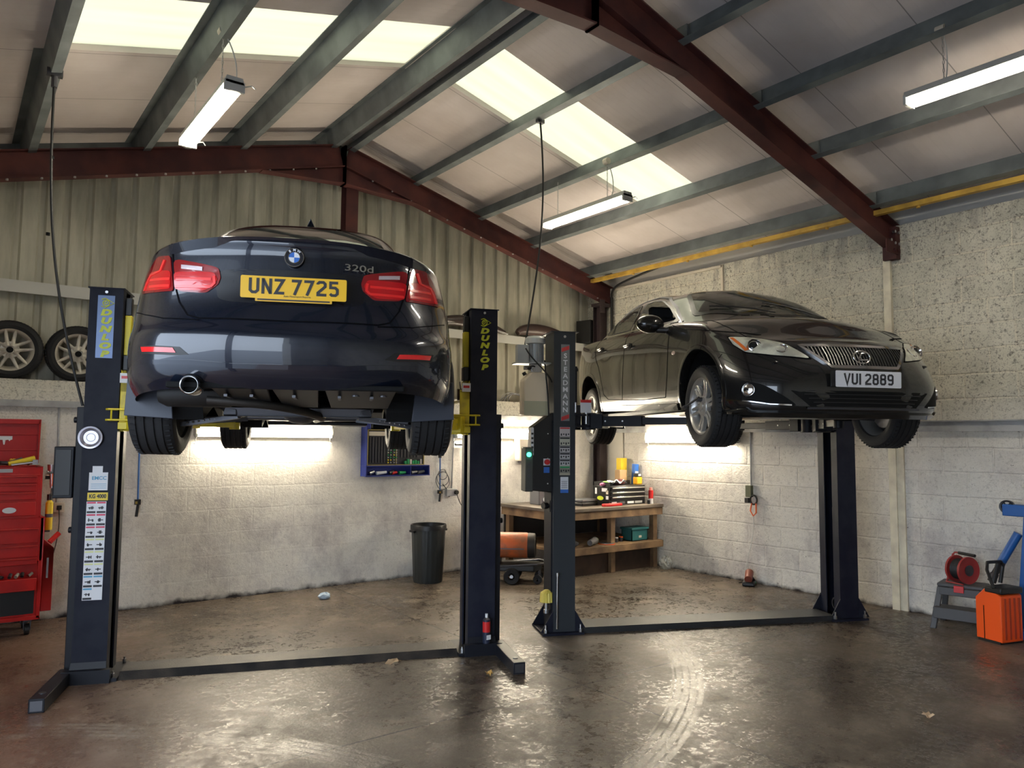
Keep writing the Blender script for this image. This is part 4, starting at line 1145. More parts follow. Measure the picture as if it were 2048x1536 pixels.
    b = MB(mp); b.plate([(x, y-.060) for x, y in rrect(.34, .007, .002)], .0035); b.build('plate_surround_slot', INK, r)
    plate_text('UNZ 7725', .076, INK, pl, T(.015, -.9765, .757) @ FRONT, 'plate_character')
    textmesh('Auto Motorsport Reports', .012, INK, pl, T(.03, -.9765, .711) @ FRONT, name='plate_small_print', extrude=.0006)
    # tail lamps: lid part and wing part each side
    for sx in (-1, 1):
        q = lambda P: [(sx*x, z) for x, z in P]
        lid = [(.575, .905), (.345, .850), (.332, .80), (.342, .765), (.40, .722), (.543, .735)]
        lamp_ = car.patch('tail_lamp', q(lid), 'B', 'lampdark', .006, smooth=1)
        car.patch('lamp_band', q([(.565, .835), (.365, .826), (.345, .79), (.362, .758), (.41, .732), (.552, .742)]), 'B', 'lampred', .009, parent=lamp_)
        car.patch('reversing_lens', q([(.525, .868), (.42, .852), (.42, .833), (.525, .848)]), 'B', 'lampclear', .011, parent=lamp_, smooth=0)
        for z0 in (.752, .790):
            car.strip('light_bar', q([(.548, z0+.006), (.375, z0)]), 'B', 'lampredlit', .013, .012, parent=lamp_)
        car.strip('light_bar', q([(.375, .752), (.358, .770), (.362, .806)]), 'B', 'lampredlit', .012, .012, parent=lamp_)
        wing = [(.592, .925), (.675, .935), (.715, .895), (.742, .845), (.765, .755), (.65, .742), (.560, .738)]
        d = 'B'
        lamp2 = car.patch('tail_lamp', q(wing), d, 'lampdark', .006, smooth=1, per=10)
        car.patch('lamp_band', q([(.582, .845), (.70, .858), (.728, .83), (.748, .765), (.66, .752), (.574, .75)]), d, 'lampred', .009, parent=lamp2)
        for z0 in (.765, .80):
            car.strip('light_bar', q([(.580, z0), (.70, z0+.012)]), d, 'lampredlit', .013, .012, parent=lamp2)
        car.strip('light_bar', q([(.62, .905), (.64, .85), (.70, .84), (.722, .80), (.735, .765)]), d, 'lampredlit', .012, .012, parent=lamp2)
        # bumper reflector in its black notch
        nt = car.patch('reflector_surround', q([(.715, .468), (.50, .452), (.455, .415), (.52, .412), (.70, .425)]), 'B', 'blackplastic', .002, smooth=0)
        car.patch('reflector', q([(.700, .460), (.53, .448), (.515, .425), (.690, .435)]), 'B', mat('red reflector', (.75, .01, .015), .2, coat=1), .005, smooth=0, parent=nt)
        car.strip('bumper_crease', q([(.70, .385), (.45, .380), (.25, .365), (0, .365)]), 'B', 'paintblue', .022, .006)
    # roundel and model number
    mr = T(.010, -.958, .906) @ FRONT
    b = MB(mr); b.lathe([(0, 0), (.047, 0), (.047, .008), (.044, .011), (0, .011)], 40); bd = b.build('roundel', mat('black roundel ring', (.01, .01, .015), .25), r, smooth=35)
    for ra in (.045, .028):
        b = MB(mr); b.lathe([(ra-.002, .010), (ra-.002, .0135), (ra+.001, .0135), (ra+.001, .010)], 40); b.build('roundel_ring', 'chrome', bd, smooth=40)
    for k in range(4):
        b = MB(mr); P = [(0, 0)]+[(.026*math.cos(R(90*k+90*i/8)), .026*math.sin(R(90*k+90*i/8))) for i in range(9)]
        b.plate(P, .0125); b.build('roundel_quarter', 'white' if k % 2 == 0 else 'blueplastic', bd)
    for k, ch in enumerate('BMW'):
        a = R(35-35*k)
        textmesh(ch, .017, 'white', bd, mr @ T(-.0365*math.sin(a), .0365*math.cos(a), .0118) @ rot('Z', math.degrees(a)), bold=.0005)
    textmesh('320d', .047, 'chrome', r, T(.322, -.938, .874) @ rot('Z', 12) @ FRONT, name='model_number', bold=.0003, sx=1.6, extrude=.003)
    # exhaust tip, lower valance, mud flaps
    b = MB(T(-.446, -.93, .272) @ rot('X', 90)); b.lathe([(.036, -.10), (.036, .05), (.040, .055), (.044, .05), (.044, -.10)], 30); b.build('exhaust_tip', 'chrome', r, smooth=40)
    b = MB(T(-.446, -.93, .272) @ rot('X', 90)); b.lathe([(0, -.02), (.036, -.02)], 24); b.build('exhaust_bore', 'matt black', r)
    car.patch('exhaust_cutout', [(-.446+.062*math.cos(t), .272+.055*math.sin(t)) for t in [i*PI/8 for i in range(16)]], 'B', 'matt black', .003, skirt=False)
    for sx in (-1, 1):
        b = MB(); b.add([(sx*.88, -.36, .36), (sx*.885, -.38, .14), (sx*.64, -.38, .125), (sx*.66, -.37, .30), (sx*.88, -.345, .36), (sx*.885, -.365, .14), (sx*.64, -.365, .125), (sx*.66, -.355, .30)],
            [(0, 1, 2, 3), (4, 7, 6, 5), (0, 4, 5, 1), (1, 5, 6, 2), (2, 6, 7, 3), (3, 7, 4, 0)])
        b.build('mud_flap', mat('slate mud flap', (.035, .04, .055), .5), r, bevel=.004)
    # roof aerial fin
    b = MB(); b.add([(-.05, .50, 1.412), (.05, .50, 1.412), (.045, .72, 1.44), (-.045, .72, 1.44), (0, .44, 1.515), (0, .49, 1.518)],
        [(0, 1, 4), (1, 2, 5, 4), (2, 3, 5), (3, 0, 4, 5), (0, 3, 2, 1)]); b.build('roof_aerial', 'paintblue', r, bevel=.004)
    # underside
    b = MB(); b.mm(-.62, .62, .35, 3.2, .20, .215); b.build('floorpan', mat('underbody coating', (.02, .02, .022), .55, noise=((.05, .045, .04), 8, .4, .6)), r)
    ub = mat('under tray plastic', (.010, .010, .012), .4, spec=.4)
    b = MB()
    for x0, x1 in ((-.36, -.10), (-.08, .14), (.17, .52)):
        b.add([(x0, -.92, .262), (x1, -.92, .262), (x1-.02, -.45, .195), (x0+.02, -.45, .195), (x0, -.92, .28), (x1, -.92, .28), (x1-.02, -.45, .215), (x0+.02, -.45, .215)], [(0, 1, 2, 3), (4, 7, 6, 5), (0, 4, 5, 1), (1, 5, 6, 2), (2, 6, 7, 3), (3, 7, 4, 0)])
    b.build('rear_under_tray', ub, r, bevel=.004)
    b = MB()
    for x in (-.30, -.18, .02, .24, .40): b.box((x, -.72, .232), (.016, .30, .012), rot('X', 0))
    for x in (.32, .46): b.cyl((x, -.8, .24), (x, -.8, .25), .02, n=10)
    b.build('tray_ribs', 'darksteel', r)
    b = MB(); b.mm(-.56, .56, -.93, -.87, .262, .29); b.build('valance_edge', 'matt black', r, bevel=.006)
    b = MB(T(0, -.60, .262) @ rot('Y', 90)); b.lathe([(0, -.66), (.06, -.66), (.08, -.62), (.08, -.32), (.06, -.28), (0, -.28)], 26); b.build('silencer', mat('sooty silencer', (.02, .019, .018), .5, .4), r, smooth=40)
    b = MB(); b.tube(bez((-.42, -.66, .22), (-.1, -.66, .2), (.0, -.5, .19), (.10, -.2, .16), 10)+bez((.10, -.2, .16), (.16, .0, .14), (.10, .2, .16), (.05, .9, .16), 10), .024, 12); b.build('exhaust_pipe', mat('dull exhaust steel', (.07, .065, .06), .5, .8), r, smooth=True)
    b = MB(); b.mm(-.42, .42, -.16, -.08, .15, .20); b.mm(-.42, .42, .20, .28, .14, .19); b.mm(-.42, -.34, -.16, .28, .15, .20); b.mm(.34, .42, -.16, .28, .15, .20); b.build('rear_subframe', 'darksteel', r, bevel=.012)
    b = MB(); b.ball((0, .03, .20), .12, sc3=(1, 1.2, .75)); b.build('differential', 'darksteel', r, smooth=True)
    for sx in (-1, 1):
        b = MB()
        b.prism((sx*.34, -.10, .15), (sx*.66, -.06, .10), [(-.035, -.012), (.035, -.012), (.035, .012), (-.035, .012)])
        b.prism((sx*.34, .22, .15), (sx*.66, .04, .12), [(-.02, -.02), (.02, -.02), (.02, .02), (-.02, .02)])
        b.cyl((sx*.1, .03, .21), (sx*.66, .02, .24), .018, n=10); b.cyl((sx*.58, -.04, .14), (sx*.54, -.04, .5), .025, n=10)
        b.build('suspension_arm', 'darksteel', r, smooth=True)
        b = MB()
        for k in range(9): b.ball((sx*(.38+.03*k), -.115, .150-.005*k), .006, 8)
        b.build('bright_fixings', 'steel', r)
        b = MB(); b.mm(sx*.62, sx*.80, .42, 2.35, .19, .24); b.build('sill', 'blackplastic', r, bevel=.01)
    b = MB(); b.mm(-.45, .45, 2.5, 3.3, .15, .18); b.build('front_under_tray', ub, r, bevel=.01)
    for sx in (-1, 1):
        wheel(r, wheel_frame(sx*.775, 0, zw, sx, 0, 1.2), .325, .220, .235, spokes='plain', rimmat='alloy')
        wheel(r, wheel_frame(sx*.765, 2.81, zw, sx, 2), .325, .220, .225, spokes='plain', rimmat='alloy')
    # door mirrors
    for sx in (-1, 1): MB().ball((sx*.93, 1.98, .99), .09, 18, sc3=(1.1, .55, .8)).build('door_mirror', 'paintblue', r, smooth=True)
    return car
blue_saloon()
# ---- the charcoal saloon seen from the front left corner of the photo's right bay
def grey_saloon():
    r = empty('saloon_car', CAR2[0], CAR2[1], 'charcoal grey saloon car with white plate VUI 2889 raised on the right lift', 'car')
    PT = -.030
    sp = dict(wb=2.73, pitch=PT, haunch=.014, hoodcrown=.050, tumble=.03,
        X=[.855, .880, .888, .890, .890, .888, .880, .862, .838],
        ZS=[.235, .33, .44, .55, .65, .76, .86, .945, .985],
        ZR=[.25, .34, .45, .56, .65, .76, .87, .98, 1.06],
        YR=[.93, .98, 1.0, 1.0, .99, .97, .96, .94, .90],
        NR=[3.0]*9,
        ZF=[.190, .25, .34, .43, .52, .60, .68, .735, .79],
        YF=[3.49, 3.53, 3.535, 3.54, 3.525, 3.49, 3.43, 3.34, 3.18], NF=[2.7, 2.8, 2.8, 2.7, 2.5, 2.3, 2.15, 2.1, 2.1],
        base=[(0, -.50, 1.10), (.28, -.49, 1.10), (.5, -.43, 1.09), (.62, -.33, 1.07), (.69, -.18, 1.055), (.74, 0, 1.045), (.765, .22, 1.035), (.785, .5, 1.025), (.795, .9, 1.015), (.80, 1.4, 1.0), (.795, 1.9, .98), (.765, 2.15, .975), (.70, 2.28, .98), (.60, 2.38, .99), (.48, 2.45, 1.0), (.33, 2.5, 1.005), (.17, 2.53, 1.01), (0, 2.54, 1.01)],
        roof=[(0, .22, 1.375), (.24, .23, 1.373), (.41, .27, 1.362), (.49, .35, 1.352), (.53, .46, 1.352), (.555, .58, 1.356), (.57, .72, 1.36), (.58, .9, 1.362), (.585, 1.08, 1.36), (.582, 1.25, 1.352), (.57, 1.42, 1.335), (.55, 1.56, 1.315), (.51, 1.65, 1.315), (.45, 1.70, 1.33), (.36, 1.74, 1.34), (.25, 1.76, 1.345), (.13, 1.78, 1.35), (0, 1.785, 1.352)],
        ridge_y=(.40, 1.60), ridge_z=1.43, sillz=lambda y: .235+PT*(y-1.36))
    car = Car(r, sp); RA = .352; zc = (.335+.0, .322); zw = (.225, .222)
    for yc, z_ in ((0, zc[0]), (2.73, zc[1])):
        car.hole(lambda c, yc=yc, zc=z_: abs(c.x) > .5 and (c.y-yc)**2+(c.z-zc)**2 < (RA+.004)**2)
    zs = lambda y, z: z+PT*(y-1.36)
    # glazing
    window(car, 'windscreen', [(-.655, 2.20), (-.34, 2.44), (0, 2.49), (.34, 2.44), (.655, 2.20), (.49, 1.72), (.25, 1.80), (0, 1.815), (-.25, 1.80), (-.49, 1.72)], 'T', 'glass', sm=1, test=lambda c: c.z > .9 and c.y > 1.5, seal=.955)
    window(car, 'rear_window', [(-.58, -.36), (0, -.47), (.58, -.36), (.44, .18), (0, .20), (-.44, .18)], 'T', 'glass', sm=1, test=lambda c: c.y < .6, seal=.95)
    fd = [(2.13, zs(2.13, 1.0)), (1.16, zs(1.16, 1.035)), (1.10, zs(1.10, 1.31)), (1.32, zs(1.32, 1.315)), (1.52, zs(1.52, 1.28)), (1.80, zs(1.8, 1.17))]
    rd = [(1.06, zs(1.06, 1.04)), (.50, zs(.50, 1.055)), (.46, zs(.46, 1.12)), (.66, zs(.66, 1.24)), (.86, zs(.86, 1.30)), (1.03, zs(1.03, 1.31))]
    qt = [(.44, zs(.44, 1.06)), (.22, zs(.22, 1.075)), (.26, zs(.26, 1.11)), (.42, zs(.42, 1.20))]
    for d in 'RL':
        if d == 'R':     # driver's window is wound down
            hp = shrink(fd, .95); car.hole(lambda c, hp=hp: c.x > 0 and inside_poly(c.y, c.z, hp))
            car.patch('window_seal', fd, d, 'blackplastic', .004, rings=2, smooth=1, inner=.90, skirt=False, outer=1.02)
        else: window(car, 'side_window', fd, d, 'glass')
        window(car, 'side_window', rd, d, 'glass')
        car.patch('quarter_window', qt, d, 'darkglass', .003, smooth=1)
        car.strip('belt_moulding', [(2.12, zs(2.12, .985)), (1.6, zs(1.6, 1.01)), (1.1, zs(1.1, 1.028)), (.5, zs(.5, 1.045)), (.20, zs(.2, 1.063))], d, 'chrome', .012, .006)
        car.strip('window_frame', [(.22, zs(.22, 1.09)), (.42, zs(.42, 1.22)), (.66, zs(.66, 1.29)), (.95, zs(.95, 1.345)), (1.32, zs(1.32, 1.345)), (1.56, zs(1.56, 1.30)), (1.85, zs(1.85, 1.17)), (2.15, zs(2.15, 1.0))], d, 'darksteel', .014, .005)
    body = car.body('paintgrey'); car.arches('paintgrey', RA, zc, 2.73)
    interior(car)
    # panel gaps
    for d in 'RL':
        car.strip('door_gap', [(1.12, zs(1.12, 1.03)), (1.10, .80), (1.07, .50), (1.05, zs(1.05, .345))], d, 'seam', .007, .002)
        car.strip('door_gap', [(2.16, zs(2.16, .98)), (2.17, .70), (2.15, .50), (2.10, zs(2.1, .345)), (1.6, zs(1.6, .335)), (1.05, zs(1.05, .345)), (.62, zs(.62, .36)), (.48, .44), (.40, .62), (.33, .75), (.22, .86), (.16, .95), (.20, zs(.2, 1.055))], d, 'seam', .007, .002)
        car.strip('wing_gap', [(2.18, zs(2.18, .96)), (2.45, .862), (2.75, .815), (3.0, .765), (3.08, .74)], d, 'seam', .005, .002)
        car.strip('bumper_gap', [(3.04, .595), (3.02, .56), (3.04, .53)], d, 'seam', .005, .002)
        for y, z in ((1.24, .865), (.38, .925)):
            h, n = car.ray(y, z, d); b = MB(T(*(h+n*.03)))
            b.ball((0, 0, 0), .085, 16, sc3=(.14, 1, .19)); hd = b.build('door_handle', 'paintgrey', r, smooth=True)
            b = MB(T(*(h+n*.002))); b.ball((0, 0, 0), .085, 16, sc3=(.08, .8, .42)); b.build('handle_cup', 'matt black', hd, smooth=True)
            b = MB(T(*(h+n*.042))); b.ball((0, 0, .004), .08, 12, sc3=(.05, .9, .05)); b.build('handle_chrome', 'chrome', hd, smooth=True)
        h, n = car.ray(2.285, .685, d); MB(T(*h)).ball((0, 0, 0), .034, 14, sc3=(.35, 1, .5)).build('side_repeater', mat('orange white lens', (.75, .55, .42), .2), r, smooth=True)
        car.strip('sill_trim', [(.42, zs(.42, .275)), (1.3, zs(1.3, .262)), (2.32, zs(2.32, .262))], d, 'paintgrey', .055, .012)
        sx = 1 if d == 'R' else -1
        b = MB(); b.mm(sx*.60, sx*.83, .38, 2.36, .19, .24, T(0, 0, 0)); o = b.build('sill', 'blackplastic', r, bevel=.01); o.rotation_euler.x = 0
        # mirror
        b = MB(T(sx*.985, 2.02, .965)); n_ = 16
        b.ball((0, 0, 0), .13, 22, sc3=(.98, .62, .62)); mi = b.build('door_mirror', 'paintgrey', r, smooth=True)
        b = MB(T(sx*.985, 1.975, .965)); b.ball((0, 0, 0), .105, 20, sc3=(.93, .25, .62)); b.build('mirror_glass', 'chrome', mi, smooth=True)
        b = MB(); b.tube([(sx*.80, 2.13, .93), (sx*.86, 2.09, .905), (sx*.93, 2.04, .915)], [.035, .028, .03], 10); b.build('mirror_stalk', 'blackplastic', mi, smooth=True)
    # bonnet edges and the crease that runs back from the grille
    for sx in (-1, 1):
        car.strip('bonnet_gap', [(sx*.43, 3.36), (sx*.57, 3.27), (sx*.66, 3.10), (sx*.70, 2.8), (sx*.70, 2.45)], 'T', 'seam', .005, .002)
    # grille
    gz = [(.415, .625), (-.415, .625), (-.262, .470), (.262, .470)]
    G = car.patch('grille', gz, 'F', 'matt black', .006, smooth=0, rings=4)
    car.strip('grille_frame', gz, 'F', 'chrome', .020, .016, closed=True, parent=G)
    n = 34
    for i in range(n):
        x = -.385+.77*i/(n-1); zb = .482; zt = .615
        if abs(x) > .25: zb = .482+(abs(x)-.25)/(.165)*.155
        if zb < zt-.01: car.strip('grille_slat', [(x, zb), (x, zt)], 'F', 'slat', .006, .014, parent=G, step=.05)
    me_, nn = car.ray(.008, .548, 'F'); mt = T(.008, me_.y+.020, .548) @ rot('Z', 180) @ FRONT
    b = MB(mt @ rot('X', -12)); pts = [(.066*math.cos(t), .046*math.sin(t), 0) for t in [i*PI/16 for i in range(32)]]; b.tube(pts, .0062, 8, True)
    b.tube([(.030, .030, 0), (.0, .026, 0), (-.02, -.004, 0), (-.028, -.016, 0), (-.018, -.021, 0), (.045, -.020, 0)], [.0055, .0065, .0065, .0065, .006, .0055], 8)
    b.build('oval_emblem', 'chrome', G, smooth=50)
    # number plate
    mp = T(.010, 3.556, .386) @ rot('Z', 180) @ FRONT @ rot('X', 2)
    b = MB(mp); b.plate(rrect(.515, .113, .008), .004); pl = b.build('number_plate', mat('white plate', (.66, .67, .71), .35), r)
    plate_text('VUI 2889', .078, INK, pl, mp @ T(0, 0, .0045), 'plate_character', sx=.98)
    b = MB(T(.275, 3.545, .388)); b.box((0, 0, 0), (.04, .01, .11)); b.build('plate_backing', 'blackplastic', r)
    # lower intake, lip, fog lamps
    car.patch('lower_intake', [(.545, .305), (-.545, .305), (-.42, .195), (.42, .195)], 'F', 'matt black', .002, smooth=0, rings=4)
    for k in range(3): car.strip('intake_bar', [(.46-.03*k, .28-.028*k), (-.46+.03*k, .28-.028*k)], 'F', 'blackplastic', .006, .006, step=.08)
    car.strip('intake_lip', [(.44, .186), (0, .184), (-.44, .186)], 'F', 'darksteel', .010, .012)
    car.strip('splitter', [(.86, .165), (.80, .150), (.5, .140), (0, .136), (-.5, .140), (-.80, .150), (-.86, .165)], 'F', 'paintgrey', .035, .018)
    for sx in (-1, 1):
        fg = car.patch('fog_recess', [(sx*.80, .385), (sx*.70, .352), (sx*.50, .20), (sx*.62, .20), (sx*.775, .222)], 'F', 'matt black', .003, smooth=1)
        h, n = car.ray(sx*.765, .315, 'F')
        b = MB(T(*(h+n*.003)) @ n.to_track_quat('Z', 'Y').to_matrix().to_4x4()); b.lathe([(0, .012), (.030, .012), (.040, .006), (.044, -.004), (.048, .008), (.052, -.01)], 24)
        b.build('fog_lamp', 'chrome', fg, smooth=True)
        car.strip('fog_chrome', [(sx*.79, .24), (sx*.66, .212), (sx*.54, .205)], 'F', 'chrome', .008, .008, parent=fg)
        # headlamps
        hl = [(.375, .530), (.50, .655), (.62, .705), (.775, .725), (.775, .66), (.735, .592), (.60, .560)]
        H_ = car.patch('headlamp', [(sx*x, z) for x, z in hl], 'F', 'headlamp', .006, smooth=1, rings=7, per=10, crown=.006)
        car.strip('headlamp_gap', [(sx*x, z) for x, z in hl], 'F', 'seam', .006, .006, closed=True, parent=H_)
        h, n = car.ray(sx*.672, .636, 'F'); dmat = Vector((0, 1, 0)).lerp(n, .5).normalized().to_track_quat('Z', 'Y').to_matrix().to_4x4()
        b = MB(T(*(h+n*.008)) @ dmat); b.lathe([(.040, .0), (.046, .012), (.052, .008), (.055, -.012)], 28); b.build('projector_ring', 'chrome', H_, smooth=True)
        b = MB(T(*(h+n*.004)) @ dmat); b.ball((0, 0, 0), .038, 18, sc3=(1, 1, .45)); b.build('projector_lens', 'darkglass', H_, smooth=True)
        car.patch('indicator', [(sx*.770, .712), (sx*.752, .712), (sx*.716, .605), (sx*.735, .600)], 'F', mat('amber lens', (.70, .16, .03), .2, coat=1), .011, parent=H_, smooth=0, rings=3)
        h, n = car.ray(sx*.53, .608, 'F'); b = MB(T(*(h+n*.006)) @ n.to_track_quat('Z', 'Y').to_matrix().to_4x4()); b.lathe([(0, .002), (.034, .003), (.036, -.004), (.042, .006), (.045, -.004)], 22); b.build('beam_reflector', 'chrome', H_, smooth=True)
        h, n = car.ray(sx*.60, .508, 'F'); b = MB(T(*h)); b.ball((0, 0, 0), .02, 12, sc3=(1.6, .5, .5)); b.build('washer_cap', 'paintgrey', r, smooth=True)
        # rear lamps wrap on to the sides
        car.patch('tail_lamp', [(sx*.76, .90), (sx*.45, .92), (sx*.42, .82), (sx*.78, .80)], 'B', 'lampred', .004, smooth=1)
    # wipers
    for a, q in (((-.45, 2.40, 1.0), (.05, 2.25, 1.055)), ((.05, 2.46, 1.0), (.52, 2.20, 1.045))):
        P = [car.ray(a[0]+(q[0]-a[0])*t, a[1]+(q[1]-a[1])*t, 'T')[0]+Vector((0, .01, .015)) for t in (0, .33, .66, 1)]
        MB().tube(P, .006, 6).build('wiper', 'blackplastic', r)
    # underside
    b = MB(); b.mm(-.64, .64, .35, 2.42, .21, .225); b.build('floorpan', 'blackplastic', r)
    b = MB(); b.mm(-.45, .45, 2.6, 3.45, .135, .15); b.mm(-.45, .45, 2.42, 3.1, .15, .22); b.build('front_under_tray', 'blackplastic', r, bevel=.01)
    b = MB(); b.mm(-.5, .5, -.85, .3, .20, .30); b.build('rear_under_tray', 'blackplastic', r, bevel=.02)
    b = MB(); b.cyl((-.25, -.9, .25), (-.25, .6, .19), .03, n=10); b.cyl((.05, .6, .17), (.05, 2.4, .17), .028, n=10); b.build('exhaust_pipe', 'steel', r, smooth=True)
    for sx in (-1, 1):
        b = MB(); b.cyl((sx*.3, 2.70, .17), (sx*.66, 2.73, .15), .025, n=10); b.cyl((sx*.58, 2.73, .20), (sx*.54, 2.73, .65), .03, n=12); b.lathe([(.045, .3), (.075, .3), (.075, .55), (.045, .55)], 16, T(sx*.56, 2.73, 0))
        b.build('suspension_strut', 'darksteel', r, smooth=True)
        wheel(r, wheel_frame(sx*.762, 0, zw[0], sx, 0, 0, 15), .317, .218, .222, spokes='six', rimmat='alloy')
        fw = wheel(r, wheel_frame(sx*.762, 2.73, zw[1], sx, -3, 0, 12), .317, .218, .222, spokes='six', rimmat='alloy')
        if sx > 0:      # locking wheel nut key left on the hub
            b = MB(); b.cyl((-.05, .01, .09), (-.05, .01, .135), .018, n=12); b.cyl((-.055, .05, .13), (-.04, -.19, .150), .009, n=10); b.cyl((-.04, -.18, .148), (-.039, -.215, .150), .017, n=12)
            o = b.build('wheel_nut_key', 'darksteel', fw, smooth=True); lift_out(o, 'dark steel key left in the hub of the nearer front wheel of the grey car', 'key')
        # thick black arch liners edge near the tyres
    return car
grey_saloon()
# ---------------------------------------------------------------- things around the walls
HUE = {'blackplastic': 'black plastic', 'darksteel': 'dark steel', 'steel': 'bright steel', 'yellowp': 'yellow', 'red': 'red', 'alloyold': 'pale grey', 'orange': 'orange'}
# red roller cabinet with its open-lidded top chest
def tool_cabinet():
    X0, X1, Y0, Y1 = -.02, .715, 7.60, 8.06
    r = empty('roller_tool_cabinet', ((X0+X1)/2, (Y0+Y1)/2, 0), 0, 'red roller tool cabinet on castors below the red top chest at far left', 'tool cabinet')
    w, d = X1-X0, Y1-Y0; a = w/2; c = d/2
    b = MB(); b.mm(-a, a, -c+.02, c, .14, .62); b.mm(-a, a, -c, c, .62, .99); b.mm(-a, -a+.03, -c, c, .14, .99); b.mm(a-.03, a, -c, c, .14, .99); b.mm(-a, a, -c, c, .14, .17)
    b.build('carcass', 'toolred', r, bevel=.006)
    MB().mm(-a+.04, a-.045, -c+.012, -c+.02, .185, .385).build('lower_recess', 'blackplastic', r)
    for z0, z1 in ((.78, .905), (.665, .76), (.60, .655)):
        dr = MB().mm(-a+.025, a-.04, -c-.018, -c, z0, z1).build('drawer', 'toolred', r, bevel=.004)
        MB().mm(-a+.025, a-.04, -c-.032, -c-.016, z1-.012, z1-.002).build('drawer_pull', 'toolred', dr, bevel=.003)
    # bottom drawer pulled open, full of bits
    b = MB(); b.mm(-a+.03, a-.045, -c-.13, -c-.115, .40, .50); b.mm(-a+.03, a-.045, -c-.13, -c+.02, .40, .41); b.mm(-a+.03, -a+.04, -c-.13, -c, .40, .48); b.mm(a-.055, a-.045, -c-.13, -c, .40, .48)
    od = b.build('open_drawer', 'toolred', r, bevel=.003)
    rr = random.Random(3)
    for k in range(14):
        x = -a+.06+k*.044; m_ = rr.choice(['steel', 'darksteel', 'alloyold', 'orange', 'blackplastic'])
        b = MB(); b.cyl((x, -c-.10+.03*rr.random(), .515), (x+.05*rr.uniform(-.6, .6), -c-.05, .52+.02*rr.random()), .014, n=8); lift_out(b.build('loose_fitting', m_, od), 'small %s bit in the open drawer of the red roller cabinet' % HUE[m_], 'fitting', 'bits in the open red drawer')
    for sx in (-1, 1):
        for sy in (-1, 1):
            b = MB(); x, y = sx*(a-.08), sy*(c-.09)
            b.mm(x-.03, x+.03, y-.03, y+.03, .11, .14); b.mm(x-.028, x-.022, y-.02, y+.02, .04, .12); b.mm(x+.022, x+.028, y-.02, y+.02, .04, .12)
            cs = b.build('castor', 'darksteel', r); MB().cyl((x-.018, y, .045), (x+.018, y, .045), .045, n=20).build('castor_wheel', 'blackplastic', cs, smooth=True)
    # hanging side bin with a long slot
    b = MB(); b.mm(a+.005, a+.085, -.20, .12, .19, .72); b.add([(a+.005, -.20, .72), (a+.085, -.20, .72), (a+.005, -.20, .80), (a+.005, .12, .72), (a+.085, .12, .72), (a+.005, .12, .80)], [(0, 1, 2), (3, 5, 4), (0, 3, 4, 1), (1, 4, 5, 2), (2, 5, 3, 0)])
    b.build('side_bin', mat('dark red side bin', (.33, .012, .012), .35), r, bevel=.004)
    MB().mm(a+.035, a+.05, -.206, -.199, .47, .64).build('side_bin_slot', 'steel', r)
    b = MB(); b.cyl((a+.05, -.19, .77), (a+.12, -.16, .84), .022, n=14); lift_out(b.build('red_torch', 'toolred', r, smooth=True), 'small dark red torch sticking out of the red cabinet side bin', 'torch')
    # top chest
    t = empty('top_tool_chest', ((X0+X1)/2-.01, (Y0+Y1)/2, .99), 0, 'red top chest with raised lid full of hand tools, on the red roller cabinet', 'tool chest')
    a2 = a-.02; b = MB(); b.mm(-a2, a2, -c, c, 0, .02); b.mm(-a2, a2, -c, -c+.02, 0, .43); b.mm(-a2, -a2+.02, -c, c, 0, .43); b.mm(a2-.02, a2, -c, c, 0, .43); b.mm(-a2, a2, c-.02, c, 0, .43); b.mm(-a2, a2, -c, c, .35, .37)
    b.build('chest_body', 'toolred', t, bevel=.006)
    for z0, z1 in ((.295, .355), (.225, .285), (.155, .215)):
        dr = MB().mm(-a2+.02, a2-.04, -c-.018, -c, z0, z1).build('drawer', 'toolred', t, bevel=.004)
        MB().mm(-a2+.02, a2-.04, -c-.030, -c-.016, z1-.011, z1-.002).build('drawer_pull', 'toolred', dr, bevel=.003)
    dr = MB().mm(-a2+.02, a2-.04, -c-.018, -c, .02, .135).build('drawer', 'toolred', t, bevel=.004)
    MB(T(.12, -c-.019, .07) @ FRONT).lathe([(0, .0), (.035, .0), (.035, .002), (0, .002)], 24, Matrix.Diagonal((1.4, .7, 1, 1))).build('oval_sticker', 'white', t)
    b = MB(); b.mm(-a2, a2, c-.02, c, .45, .84); b.mm(-a2, a2, c-.05, c-.02, .80, .84); b.mm(a2-.015, a2, c-.05, c-.02, .45, .84); b.mm(-a2, a2, c-.025, c-.018, .56, .57); b.mm(-a2, a2, c-.025, c-.018, .70, .71)
    ld = b.build('lid', mat('darker red lid', (.40, .012, .012), .35), t, bevel=.004)
    b = MB(T(.08, c-.028, .66) @ FRONT); b.plate([(-.06, .03), (.06, .03), (.06, .0), (.045, -.005), (.04, -.015), (.03, -.002), (.01, -.005), (.005, -.045), (-.005, -.045), (-.012, -.003), (-.035, -.003), (-.04, -.03), (-.045, -.003)], .002); b.build('paint_splash', 'white', ld)
    MB().mm(-.30, .13, -c-.003, -c-.0005, .385, .415).build('brand_badge', mat('grey badge strip', (.42, .42, .45), .4), t)
    textmesh('TOOLS', .03, INK, t, T(.0, -c-.004, .40) @ FRONT, shear=.2) if False else None
    # jumble of tools in the tray
    rr = random.Random(11)
